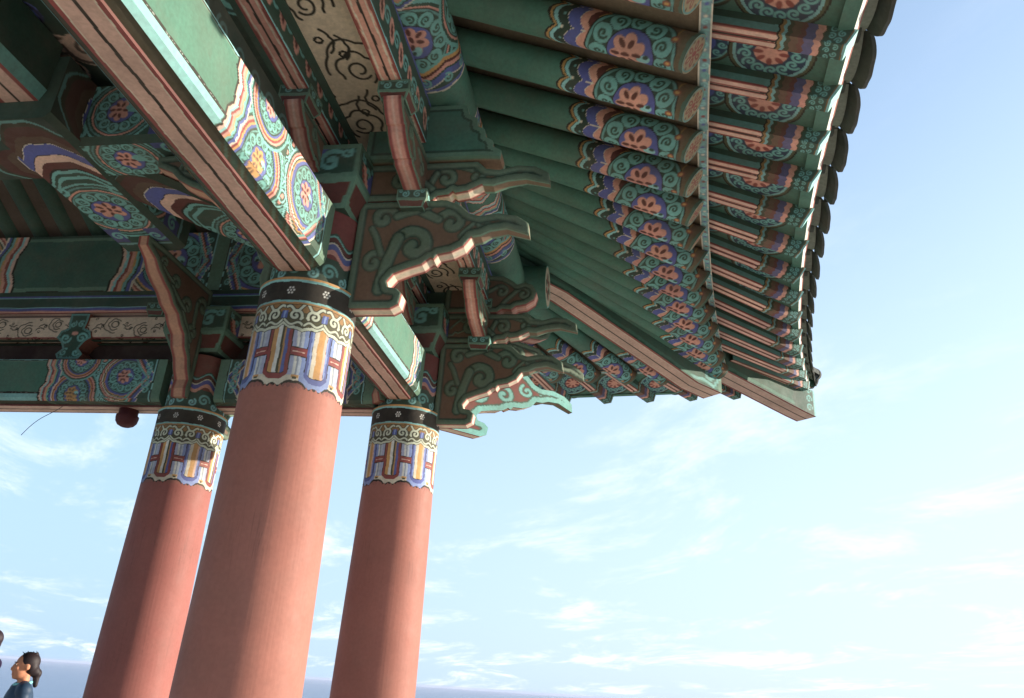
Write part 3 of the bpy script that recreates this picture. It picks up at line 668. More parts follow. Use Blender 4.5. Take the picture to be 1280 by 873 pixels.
# arms across the bracket (local x = along the facade)
half = [(.0, 5.52), (.22, 5.52), (.36, 5.545), (.5, 5.565), (.53, 5.60), (.56, 5.585), (.68, 5.64), (.76, 5.70), (.79, 5.74), (.82, 5.735), (.90, 5.80), (.96, 5.87), (.97, 5.90)]
CROSS = [(-x, z) for x, z in half[::-1]][:-1] + half
def paint_cross(cv, dist): scrolls(cv, dist, [(s * .62, 5.79, .06, 2.0, -s, (s * .45, 5.66)) for s in (-1, 1)] + [(s * .25, 5.7, .07, 2.0, s, (s * .4, 5.8)) for s in (-1, 1)], ew=.03)
ME_CROSS = mk(CROSS, .15, paint_cross, lambda v, p: rim_red(v, p), 'cross_arm')
def block_mesh(name, w, z0, z1, big):
    """Bearing block: straight upper half, splayed lower half, painted faces with pale edges."""
    mb = MB(); zm = z0 + (z1 - z0) * .42; tw = w * .74
    n = 34
    for k in range(4):
        R = Matrix.Rotation(k * math.pi / 2, 3, 'Z'); Rn = np.array(R)
        for (wa, za), (wb, zb), top in (((tw, z0), (w, zm), False), ((w, zm), (w, z1), True)):
            u, v = np.meshgrid(np.linspace(-1, 1, n), np.linspace(0, 1, n), indexing='ij'); hw = (wa + (wb - wa) * v) / 2
            P = np.stack([hw, u * hw, za + (zb - za) * v], -1) @ Rn.T
            H = zb - za; cv = Cv((u * hw), v * H, DGREEN if top else DRED)
            if top:
                for sgn in (-1, 1): cv.spiral(sgn * w * .2, H * .5, w * .13, w * .055, TURQ, 1.3, 1, sgn); cv.spiral(sgn * w * .36, H * .75, w * .07, w * .035, TURQ, 1.2, 1, -sgn)
                if big:
                    x, y = cv.x, cv.y
                    cv.fill((y > H * .1) & (np.abs(x + .06 * 1 - (y - H * .5) * .8) < w * .10), BLUE)
                    cv.fill((y < H * .62) & (np.abs(x + w * .26 + (y - H * .3) * .6) < w * .05), PINK); cv.fill((y < H * .5) & (np.abs(x + w * .34 + (y - H * .3) * .6) < w * .03), RED)
            e = np.minimum(np.minimum(hw.ravel() - np.abs(cv.x), cv.y), H - cv.y); cv.fill(e < w * .05, SAGE)
            mb.grid(P, cv.c)
    for z, q in ((z0, tw), (z1, w)): mb.add([(x * q / 2, y * q / 2, z) for x, y in ((-1, -1), (1, -1), (1, 1), (-1, 1))], DGREEN, [[0, 1, 2, 3]])
    return mb.data(name, M_PAINT)
ME_CAP = block_mesh('capital_block', .86, 5.27, 5.86, True)
ME_SORO = block_mesh('bearing_block', .27, 5.875, 6.055, False)
ME_SORO2 = block_mesh('bearing_block', .27, 5.36, 5.53, False)
# inner carved bracket under the tie beam (local x pointing inwards)
INNER = [(.36, 4.62), (.43, 4.62), (.46, 4.72), (.44, 4.84), (.52, 4.95), (.58, 5.08), (.68, 5.18), (.74, 5.32), (.86, 5.40), (.95, 5.50), (1.10, 5.56), (1.22, 5.66), (1.36, 5.72), (1.50, 5.80),
         (1.60, 5.90), (1.78, 5.98), (1.80, 6.09), (.36, 6.09)]
ME_INNER = mk(INNER, .19, lambda cv, d: scrolls(cv, d, [(.60, 5.4, .12, -1.2, 1, (.5, 5.0)), (.82, 5.66, .12, -1.0, 1, (.6, 5.3)), (1.14, 5.82, .10, -.8, 1, (.85, 5.6)), (.50, 5.8, .12, 0, 1, (.6, 5.5)), (1.45, 5.94, .07, -.8, 1, (1.2, 5.8))]),
              lambda v, p: rgb(206, 148, 108) if abs(v) < .3 else RED, 'inner_bracket')

def bracket(px, py, dirs, corner=False):
    b = empty('bracket_set', parent=pav, M=PI_ @ Matrix.Translation((px, py, 0)))
    link('capital_block', ME_CAP, b)
    for ang in dirs:
        R = Matrix.Rotation(ang, 4, 'Z'); diag = abs(math.sin(2 * ang)) > .5
        Sx = Matrix.Diagonal((1.36, 1.0, 1.02, 1.0)) if diag else Matrix.Identity(4)
        link('lower_arm', ME_LOWB if diag else ME_LOW, b, R @ Sx); link('upper_arm', ME_UP, b, R @ Sx)
        link('cloud_head' if corner else 'beam_head', ME_CLOUD if corner else ME_HEAD, b, R @ Sx)
        if diag: continue
        for s in (0.86, 0.0):
            Mx = R @ Matrix.Translation((s, 0, 0)) @ Matrix.Rotation(math.pi / 2, 4, 'Z')
            if s == 0.0: Mx = Mx @ Matrix.Translation((0, 0, .02))
            link('cross_arm', ME_CROSS, b, Mx)
            for q in (-.84, .84): link('bearing_block', ME_SORO, b, Mx @ Matrix.Translation((q, 0, 0)))
            if s: link('bearing_block', ME_SORO2, b, Mx @ Matrix.Translation((-.06, 0, 0)))
    ins = [d + math.pi for d in dirs if corner is False or abs(math.sin(2 * d)) > .5]
    for ang in ins: link('inner_bracket', ME_INNER, b, Matrix.Rotation(ang, 4, 'Z'))
    return b
bracket(X0, YB, (0.0,)); bracket(X0, YC, (0.0, math.pi / 2, math.pi / 4), True); bracket(XA, YC, (math.pi / 2,))

# carved spacer between lintel and rail on the far facade
mb = MB()
SP = [(-.16, 5.25), (.16, 5.25), (.20, 5.32), (.12, 5.40), (.18, 5.50), (.26, 5.56), (.22, 5.66), (.12, 5.70), (.14, 5.80), (.14, 5.92), (-.14, 5.92), (-.14, 5.80), (-.12, 5.70), (-.22, 5.66), (-.26, 5.56), (-.18, 5.50), (-.12, 5.40), (-.20, 5.32)]
def paint_sp(cv, d):
    cv.c[:] = DGREEN
    for s in (-1, 1):
        cv.spiral(s * .12, 5.55, .08, .03, TURQ, 1.3, 0, s); cv.spiral(s * .09, 5.34, .06, .024, TURQ, 1.2, 1, -s); cv.spiral(s * .06, 5.76, .05, .022, TURQ, 1.2, 1, s)
    cv.ell(0, 5.62, .05, .03, 0, PINK); cv.fill(d < .03, TURQ * .8)
plate(mb, SP, .26, paint_sp, lambda v, p: rgb(150, 80, 56), res=.015)
me = mb.data('carved_spacer', M_PAINT)
for x in (-7.62, -9.7): link('carved_spacer', me, pav, PI_ @ Matrix.Translation((x, YC, 0)))
for y in (3.2, 1.0): link('carved_spacer', me, pav, PI_ @ Matrix.Translation((X0, y, 0)) @ Matrix.Rotation(math.pi / 2, 4, 'Z'))

# ------------------------------------------------------------------ tie beams inside
def tie(p0, p1, w, z0, h, name='tie_beam'):
    p0, p1 = Vector(p0), Vector(p1); L = (p1 - p0).length; d = (p1 - p0) / L; s = Vector((-d.y, d.x))
    mb = MB(); n = int(L / .012)
    def under(cv, b0=0):
        cv.y = cv.y - b0; a, y = cv.x, cv.y; cv.c[:] = DGREEN * .8; h_ = w * .5
        wv = .13 * np.cos(y / h_ * math.pi) - .04 * np.cos(y / h_ * 2 * math.pi)
        for e, c in ((9, DGREEN * .7), (2.30, TURQ * .8), (2.26, OLIVE * .7), (2.2, DRED * .8), (2.06, BROWN * .8), (1.96, BLACK), (1.95, CREAM), (1.94, BLUE), (1.78, BLACK), (1.77, FLESH), (1.66, DRED), (1.55, BLACK), (1.52, TURQ), (1.47, DGREEN), (1.42, TURQ), (1.37, DGREEN)):
            cv.fill(a < e + wv, c)
        for r, c in ((1.5, TURQ), (1.42, DGREEN), (1.34, TURQ * .8), (1.26, DGREEN), (1.18, PINK)): cv.fill(np.hypot(a - .86, y) < h_ * .88 * r, c)
        cv.fill((a < .5) & (np.abs(y) > .16), BLUE * .8); cv.fill((a < .22), DGREEN); cv.fill((a < .2) & (a > .16), LTURQ * .8)
        for sg in (-1, 1):
            cv.spiral(1.25, sg * h_ * .8, .11, .04, TURQ, 1.3, 0, sg); cv.spiral(.35, sg * h_ * .6, .09, .035, TURQ, 1.3, 2, sg)
        lotus(cv, .86, 0, h_ * .92, rot=.3); cv.ell(.74, .02, .07, .05, .4, TURQ)
    pcs = [(-w / 2, z0 + .06, -w / 2, z0 + h, 60), (w / 2, z0 + .06, w / 2, z0 + h, 60), (-w / 2 + .06, z0, w / 2 - .06, z0, 64), (-w / 2, z0 + .06, -w / 2 + .06, z0, 4), (w / 2, z0 + .06, w / 2 - .06, z0, 4), (-w / 2, z0 + h, w / 2, z0 + h, 2)]
    al = np.linspace(0, L, n)
    for k, (o0, za, o1, zb, m) in enumerate(pcs):
        b = np.linspace(0, 1, m); A, B = np.meshgrid(al, b, indexing='ij'); Ln = math.hypot(o1 - o0, zb - za)
        cv = Cv(A, B * Ln, GREEN); 
        if m > 10: under(cv, Ln / 2)
        else: cv.c[:] = DGREEN * .9
        o = o0 + (o1 - o0) * B; P = np.stack([p0.x + d.x * A + s.x * o, p0.y + d.y * A + s.y * o, za + (zb - za) * B], -1); mb.grid(P, cv.c)
    for e in (p0, p1):
        mb.add([(e.x + s.x * o, e.y + s.y * o, z) for o, z in ((-w / 2, z0 + .06), (-w / 2, z0 + h), (w / 2, z0 + h), (w / 2, z0 + .06), (w / 2 - .06, z0), (-w / 2 + .06, z0))], DGREEN, [list(range(6))])
    return part(mb, name)
tie((XA - .1, 7.56), (XA - .1, 5.15), .80, 6.10, .72); tie((X0 - 1.3, YB), (-9.2, YB), .60, 6.13, .68)
tie((X0 - 1.02, YC - 1.02), (XA + .3, YB + .3), .66, 6.14, .6)
# crossing block where the ties meet, carved cloud boards and an inner rail beyond it
mb = MB(); u, v = np.meshgrid(np.linspace(-9.2, -3.0, 420), np.linspace(.5, YB + .2, 360), indexing='ij'); cv = Cv(u, v, DGREEN * .8)
rs_ = np.random.RandomState(3)
for k in range(220):
    x, y = rs_.uniform(-8.5, -3.2), rs_.uniform(.8, YB); c = (BLUE, TURQ, FLESH, BLUE * 1.1, SAGE)[k % 5]; r = rs_.uniform(.12, .24)
    cv.disc(x, y, r, c); cv.spiral(x, y, r, .04, c * .45, 1.4, k, 1 if k % 2 else -1)
mb.grid(np.stack([u, v, np.full_like(u, 6.98)], -1), cv.c); part(mb, 'cloud_ceiling')
mb = MB()
sw = lambda cv: (cv.c.__setitem__(slice(None), FLESH), cv.fill(np.abs(cv.y - .2) > .15, RED), cv.fill(np.abs(cv.y - .2) < .014, BLACK))
TL = lambda a, o, z: (-5.75 + o, a, z)
sweep(mb, TL, 1.5, 5.15, [((-.2, 6.3), (.2, 6.3), 30, sw), ((.2, 6.3), (.25, 6.42), 6, TURQ), ((.25, 6.42), (.25, 6.95), 4, DGREEN), ((-.2, 6.3), (-.2, 6.9), 2, DGREEN)], 60, lambda A: A)
part(mb, 'inner_rail')

# ------------------------------------------------------------------ rafters
RR = .155
def make_rafter(ph=0.0):
    Cv.PH = ph; Cv.WOB = .008; mb = MB(); nth = 84; th = np.linspace(-math.pi, math.pi, nth, endpoint=False); Lp = 1.45
    us = np.concatenate([np.linspace(0, Lp, 170), np.linspace(Lp + .03, 4.2, 10)]); T, U = np.meshgrid(th, us)
    cv = Cv(U, T * RR, GREEN); u, w = cv.x, cv.y
    sh = .075 * np.abs(np.cos(w / .21 * math.pi)) ** .8
    b0 = 1.17 + sh
    cv.fill(u < b0, BLACK)
    for e, c in ((.022, YEL * .9), (.045, DGREEN), (.055, LTURQ), (.09, DGREEN * .8), (.175, CREAM), (.18, BLUE), (.285, CREAM), (.29, PINK), (.36, DRED), (.43, YEL * .9), (.445, DGREEN)): cv.fill(u < b0 - e, c)
    for k in range(-3, 4):
        cv.fill((np.abs(w - k * .21 - .105) < .004) & (u < b0 - .18) & (u > b0 - .29), CREAM)
        cv.disc(1.17 - .08, k * .21 + .105, .014, CREAM); cv.disc(1.17 - .07, k * .21, .012, TURQ)
    cv.fill(u < .30 + .12 * np.cos(w / .49 * math.pi), rgb(112, 84, 56))
    for s in (-1, 1): cv.disc(.24, s * .25, .02, PINK); cv.disc(.16, s * .15, .018, RED); cv.disc(.2, s * .40, .03, OLIVE)
    cv.fill((u < .15) & (u > .13), YEL * .7)
    lotus(cv, .47, 0.0, .385, rot=.15, n=11)
    cv.fill((u < .07), rgb(104, 88, 58)); cv.fill(u < .03, SAGE * .8)
    for s in (-1, 1, 0): cv.ell(.13, s * .2, .035, .03, 0, rgb(150, 66, 40)); cv.ell(.13, s * .2, .02, .016, 0, YEL)
    CUT = .26; fade = np.clip(1 - U / 1.3, 0, 1) ** 1.5
    mb.grid(np.stack([-U - CUT * RR * (1 + np.cos(T)) * fade, RR * np.sin(T), -RR * np.cos(T)], -1), cv.c, True, True)
    body = mb.data('rafter', M_PAINT)
    mb = MB(); r_, t_ = np.meshgrid(np.linspace(.001, RR, 22), np.linspace(0, 2 * math.pi, 65)); cv = Cv(r_ * np.cos(t_), r_ * np.sin(t_), rgb(164, 144, 102))
    cv.arc(0, 0, RR * .92, .018, TURQ * .8)
    for k in range(6):
        an = k * math.pi / 3; cv.ell(.075 * math.cos(an), .075 * math.sin(an), .038, .024, an, RED * .95); cv.ell(.075 * math.cos(an), .075 * math.sin(an), .022, .011, an, rgb(164, 144, 102))
        cv.ell(.125 * math.cos(an + .52), .125 * math.sin(an + .52), .014, .014, an, BROWN)
    cv.disc(0, 0, .028, RED)
    mb.grid(np.stack([.002 - CUT * (RR + r_ * np.cos(t_)), r_ * np.sin(t_), -r_ * np.cos(t_)], -1), cv.c)
    Cv.PH = 0.0; Cv.WOB = .005
    return body, mb.data('painted_disc', M_PAINT)
RAFTERS = [make_rafter(p) for p in (0.0, 1.7, 3.1, 4.6)]
FRW, FRH = .155, .17
def make_flying(ph):
    Cv.PH = ph; mb = MB(); Lp = .62; L = 2.1; us = np.concatenate([np.linspace(0, Lp, 90), [L]])
    def ends(cv, w, W_):
        u = cv.x; z = .007 * np.cos(w / .04 * math.pi)
        cv.fill(u < .56 + z, BLACK)
        for e, c in ((.015, YEL * .7), (.04, LTURQ * .85), (.065, OLIVE), (.10, BROWN), (.16, rgb(120, 60, 48)), (.20, rgb(96, 92, 140)), (.275, PINK), (.335, OLIVE), (.35, DGREEN)): cv.fill(u < .56 + z - e, c)
        for k in range(-2, 3):
            for j, q in enumerate((.16, .09)): cv.spiral(q, (k + .5 * j) * W_ * .42, W_ * .19, W_ * .075, TURQ, 1.25, k, 1 if (k + j) % 2 else -1)
        cv.fill(u < .035, YEL * .6); cv.fill(u < .022, LTURQ)
    # underside
    v = np.linspace(-.5, .5, 34) * FRW; U, V = np.meshgrid(us, v, indexing='ij'); cv = Cv(U, V, PINK); w = cv.y
    cv.fill(np.abs(w) > .066, RED); cv.fill(np.abs(w) < .008, BLACK); cv.fill((np.abs(np.abs(w) - .014) < .005), RED); cv.fill(np.abs(np.abs(w) - .042) < .018, FLESH); ends(cv, w, FRW)
    mb.grid(np.stack([-U - .05 * np.clip(1 - U / .3, 0, 1), V, np.zeros_like(U)], -1), cv.c)
    for s in (-1, 1):
        v = np.linspace(0, FRH, 26); U, V = np.meshgrid(us, v, indexing='ij'); cv = Cv(U, V, DGREEN); cv.fill(cv.y < .085, TURQ * .8); cv.fill(cv.y < .014, RED); ends(cv, cv.y, FRH)
        mb.grid(np.stack([-U - .05 * np.clip(1 - U / .3, 0, 1) * (1 - V / FRH), np.full_like(U, s * FRW / 2), V], -1), cv.c)
    mb.grid(np.array([[(-u, s * FRW / 2, FRH) for s in (-1, 1)] for u in us]), DGREEN)
    mb.add([(-.05, -FRW / 2, 0), (-.05, FRW / 2, 0), (0, FRW / 2, FRH), (0, -FRW / 2, FRH)], LTURQ, [[0, 1, 2, 3]])
    Cv.PH = 0.0
    return mb.data('flying_rafter', M_PAINT)
FLYING = [make_flying(p) for p in (0.0, 2.1, 4.0)]
def frame(end, d):
    x = d.normalized(); y = Vector((0, 0, 1)).cross(x).normalized(); z = x.cross(y)
    return Matrix(((x.x, y.x, z.x, end.x), (x.y, y.y, z.y, end.y), (x.z, y.z, z.z, end.z), (0, 0, 0, 1)))
RAF = []                                             # (rafter end, direction, eave end)
ye = [4.27 + .615 * k for k in range(15)]
for y in ye:
    d = ray_dir(Xr(y), y); e = Vector((Xr(y), y, Zr(y))); qx, qy = eave_pt(e.x, e.y, d)
    slope = (Zp(y) - e.z) / ((e.x + 1.65) / d[0]); RAF.append((e, Vector((d[0], d[1], -slope)), Vector((qx, qy, Ze(qy)))))
def mirv(v): return Vector((v.y - K, v.x + K, v.z))
def mird(v): return Vector((v.y, v.x, v.z))
first = None
for side in (1, 2):
    for k, (e, d, q) in enumerate(RAF):
        if side == 2: e, d, q = mirv(e), mird(d), mirv(q)
        r = link('rafter', RAFTERS[(k * 3 + side) % 4][0], pav, PI_ @ frame(e, d)); link('painted_disc', RAFTERS[(k * 3 + side) % 4][1], r, Matrix.Rotation(k * 1.3 * 0, 4, 'X'))
        fd = Vector((d.x, d.y, 0)).normalized(); s0 = (e.x, e.y); L = (Vector((q.x, q.y)) - Vector(s0)).length
        zr = e.z + RR * 1.12 + .10; fd.z = (q.z - zr) / max(L, .3)
        link('flying_rafter', FLYING[(k * 2 + side) % 3], pav, PI_ @ frame(q, fd))

# boards over the rafters, fascia strip, boards over the flying rafters, roof above
ys = np.linspace(2.6, 13.3, 260)
inner_, end_, eave_, dirs_ = [], [], [], []
for y in ys:
    e = np.array([Xr(y), y]); d = ray_dir(*e); t = (e[0] + 2.0) / d[0]; sl_ = (Zp(y) - Zr(y)) / ((e[0] + 1.65) / d[0]); k_ = RR * math.sqrt(1 + sl_ * sl_)
    inner_.append((*(e - d * t), Zr(y) + k_ + sl_ * t)); end_.append((e[0], e[1], Zr(y) + k_)); q = eave_pt(e[0], e[1], d); eave_.append((q[0], q[1], Ze(q[1]))); dirs_.append(d)
inner_, end_, eave_, dirs_ = map(np.array, (inner_, end_, eave_, dirs_))
def both(fn, name, mat=M_PAINT):
    for side in (1, 2):
        mb = MB(); fn(mb, side); part(mb, name, mat, MIR if side == 2 else None)
d3 = np.concatenate([dirs_, np.zeros((len(ys), 1))], 1)
def f_boards(mb, side):
    t = np.linspace(0, 1, 40)[None, :, None]; P = inner_[:, None] * (1 - t) + (end_ + np.array([0, 0, .004]))[:, None] * t
    c = np.where((t[..., 0] > .62)[..., None], rgb(150, 128, 100), rgb(122, 104, 80)) * np.ones((len(ys), 1, 1)); mb.grid(P, c)
    mb.grid(np.stack([inner_ - d3 * .02, inner_ - d3 * .02 - np.array([0, 0, .42])], 1), rgb(140, 112, 88))
both(f_boards, 'rafter_boarding')
def f_fascia(mb, side):
    n = 900; yy = np.linspace(2.6, 13.2, n); b = np.linspace(0, 1, 14)
    E = np.array([np.interp(yy, ys, end_[:, i]) for i in range(3)]).T; D = np.array([np.interp(yy, ys, d3[:, i]) for i in range(3)]).T
    O = E + D * .0; A, B = np.meshgrid(yy, b, indexing='ij'); P = O[:, None] + np.array([0, 0, 1.0]) * (B * .13 - .03)[..., None]
    cv = Cv(A, B * .13, rgb(96, 130, 150)); x = cv.x
    for k in range(int(1.6 / .16), int(13.2 / .16)):
        cv.spiral(k * .16, .065, .05, .02, TURQ if k % 2 else LTURQ, 1.2, k, 1); cv.disc((k + .5) * .16, .065, .018, (RED, PINK, CREAM)[k % 3])
    cv.fill(cv.y > .12, CREAM); cv.fill(cv.y < .012, CREAM); mb.grid(P, cv.c)
    b2 = np.linspace(0, 1, 12); P2 = (P[:, :1] + D[:, None] * (b2 * .10)[None, :, None]); A2, B2 = np.meshgrid(yy, b2, indexing='ij'); c2 = Cv(A2, B2 * .10, rgb(120, 160, 165)); c2.aa = .012
    for k in range(int(2.6 / .12), int(13.3 / .12)):
        c2.spiral(k * .12, .05, .04, .018, LTURQ if k % 2 else TURQ, 1.2, k, 1); c2.disc((k + .5) * .12, .05, .016, (RED, BLUE, CREAM)[k % 3])
    c2.fill(c2.y > .088, CREAM); c2.fill(c2.y < .012, CREAM); mb.grid(P2, c2.c)
    P3 = np.stack([P[:, -1], P[:, -1] - D * .09], 1); mb.grid(P3, SAGE)
both(f_fascia, 'painted_fascia')
def f_soffit(mb, side):
    n = 1300; yy = np.linspace(2.6, 13.25, n); E = np.array([np.interp(yy, ys, end_[:, i]) for i in range(3)]).T; Q = np.array([np.interp(yy, ys, eave_[:, i]) for i in range(3)]).T
    E[:, 2] += .10 + FRH; Q[:, 2] += FRH
    t = np.linspace(0, 1, 130); A = np.repeat(np.arange(n)[:, None], len(t), 1); P = E[:, None] * (1 - t[None, :, None]) + Q[:, None] * t[None, :, None]
    x = P[..., 0]; y = P[..., 1]; cv = Cv(x, y, GREEN * .92)
    for k in range(len(RAF) - 1):
        m0 = (RAF[k][0] + RAF[k + 1][0]) / 2; m1 = (RAF[k][2] + RAF[k + 1][2]) / 2; L = (m1 - m0).length; u = (m1 - m0) / L; c = m1 - u * .52
        for R_, cc in ((.23, BLACK), (.22, OLIVE), (.2, TURQ), (.185, rgb(30, 70, 100))): cv.disc(m0.x + u.x * .06, m0.y + u.y * .06, R_, cc)
        for j in range(9): an = 2 * math.pi * j / 9; cv.spiral(m0.x + u.x * .06 + .14 * math.cos(an), m0.y + u.y * .06 + .14 * math.sin(an), .04, .018, TURQ, 1.2, an, 1)
        cv.disc(m0.x + u.x * .06, m0.y + u.y * .06, .09, BLUE)
        rad = np.hypot(cv.x - c.x, cv.y - c.y)
        m = rad < .34; cv.c[m] = BLACK; cv.c[rad < .325] = OLIVE * 1.2; cv.c[rad < .30] = LTURQ * .9; cv.c[rad < .275] = rgb(24, 60, 90)
        for j in range(13):
            a = 2 * math.pi * j / 13; cv.spiral(c.x + .20 * math.cos(a), c.y + .20 * math.sin(a), .055, .024, TURQ, 1.2, a, 1)
        cv.disc(c.x, c.y, .13, PINK)
        for j in range(8): a = 2 * math.pi * j / 8; cv.ell(c.x + .1 * math.cos(a), c.y + .1 * math.sin(a), .04, .022, a, RED)
    mb.grid(P, cv.c)
both(f_soffit, 'eave_boarding')
def f_eaveboard(mb, side):
    # the strip carrying the tiles: its chamfer is coloured white as the sunlit edge along the flying rafter ends
    n = len(ys); Q = eave_ + np.array([0, 0, FRH - .005])
    prof = ((-.10, .0), (.02, .0), (.055, .036), (.07, .05), (.07, .22), (-.10, .22)); cols = (GREEN, WHITE, RED, GREEN, GREEN)
    for (o0, z0), (o1, z1), c in zip(prof[:-1], prof[1:], cols):
        mb.grid(np.stack([Q + d3 * o0 + np.array([0, 0, z0]), Q + d3 * o1 + np.array([0, 0, z1])], 1), c)
both(f_eaveboard, 'eave_board')
def f_tiles(mb, side):
    N_ = 2 * len(RAF) - 1; per = .5
    L = [0.0]
    for a, b in zip(eave_[:-1], eave_[1:]): L.append(L[-1] + np.hypot(*(b - a)[:2]))
    L = np.array(L); cnt = int(L[-1] / .60)
    for k in range(cnt):
        s = (k + .5) * L[-1] / cnt; P = Vector([np.interp(s, L, eave_[:, i]) for i in range(3)]); D = Vector([np.interp(s, L, d3[:, i]) for i in range(3)]).normalized()
        i = min(np.searchsorted(L, s), len(ys) - 2); tn = Vector(eave_[i + 1] - eave_[i - 1]).normalized(); Z = Vector((0, 0, 1))
        jit = random.uniform(-.012, .012)
        O = P + Z * (FRH + .23 + jit)
        # concave tile: shallow trough reaching out over the board
        w = L[-1] / cnt * .492; us = np.linspace(-1, 1, 25); vs = np.linspace(-.5, .19, 4)
        sag = lambda u: -.09 * (1 - u * u) + .06
        up_ = lambda v: -.10 * v
        G = np.array([[(O + tn * (w * u) + D * v + Z * (sag(u) + up_(v)))[:] for u in us] for v in vs]); mb.grid(G, TILEG, True)
        G2 = G + np.array([0, 0, .035]); mb.grid(G2[:, ::-1], TILE, True)
        # drooping tongue at its end
        v = .19; rows = []
        for f in np.linspace(0, 1, 7):
            rows.append([(O + tn * (w * u) + D * (v + .07 * f * (1 - .72 * u ** 6) ** .5) + Z * (sag(u) + up_(v) + .035 - f * (.135 * (1 - .80 * u ** 6) ** .5 * (1 + .05 * math.cos(u * 9)))))[:] for u in us])
        R_ = np.array(rows); mb.grid(R_, rgb(48, 60, 54), True); R2 = R_ + np.array((D * .03)[:]); mb.grid(R2, rgb(48, 60, 54), True); mb.grid(np.stack([R_[-1], R2[-1]], 0), TILE * .8)
        # convex tile over the joint, with a round end
        J = O + tn * (L[-1] / cnt * .5) + Z * .085; th = np.linspace(-.1 * math.pi, 1.1 * math.pi, 13)
        G = np.array([[(J + tn * (.115 * math.cos(t)) + Z * (.115 * math.sin(t) - .10 * v2 + .03) + D * v2)[:] for t in th] for v2 in (-.5, .15)]); mb.grid(G, TILE, True)
        C_ = J + Z * (.03 - .018) + D * .15; cv = [(C_ + tn * (.125 * math.cos(t)) + Z * (.125 * math.sin(t)))[:] for t in np.linspace(0, 2 * math.pi, 20, endpoint=False)]
        mb.add(cv, TILE * .8, [list(range(20))]); cv2 = [(Vector(p) - D * .05)[:] for p in cv]; mb.grid(np.array([cv, cv2]), TILE * .7, True, True)
    # roof plane climbing to the ridge
    t = np.linspace(0, 1, 14); ap = np.array([CENTER.x, CENTER.y, 12.6]); E = eave_ + d3 * .2 + np.array([0, 0, FRH + .28]); E0 = eave_ - d3 * .35 + np.array([0, 0, FRH + .36])
    y2 = np.vstack([E0, ]); P = E0[:, None] * (1 - t[None, :, None]) + ap * t[None, :, None]; P[..., 2] -= (1.1 * np.sin(t * math.pi))[None]; P[..., 2] = np.maximum(P[..., 2], E0[:, None, 2] + .01)
    mb.grid(P, TILE, True)
both(f_tiles, 'roof_tiles', M_TILE)
mb = MB()
ap = (CENTER.x, CENTER.y, 12.6)
cs = [(eave_[0][0] - .3, eave_[0][1]), (1.4, -9.5), (-20, -9.5), (-20, 14), (eave_[0][1] - K, eave_[0][0] + K - .3)]
mb.add([(x, y, 7.5) for x, y in cs] + [ap], DGREEN * .5, [[i, i + 1, 5] for i in range(4)]); part(mb, 'roof_deck', M_TILE)
# rafters of the inner roof seen beyond the tie beam
mb = MB(); mb.tube([(0, .2, 6.98), (0, -6.5, 10.3)], .155, GREEN * .75, 20)
me = mb.data('inner_rafter', M_PAINT)
for k in range(11): link('inner_rafter', me, pav, PI_ @ Matrix.Translation((-10.6 + .47 * k, YC, .22)))
mb = MB(); mb.grid(np.array([[(x, y, z) for x in (-15, -2.9)] for y, z in ((9.0, 7.2), (2.4, 10.6))]), rgb(92, 74, 58)); part(mb, 'inner_boarding')

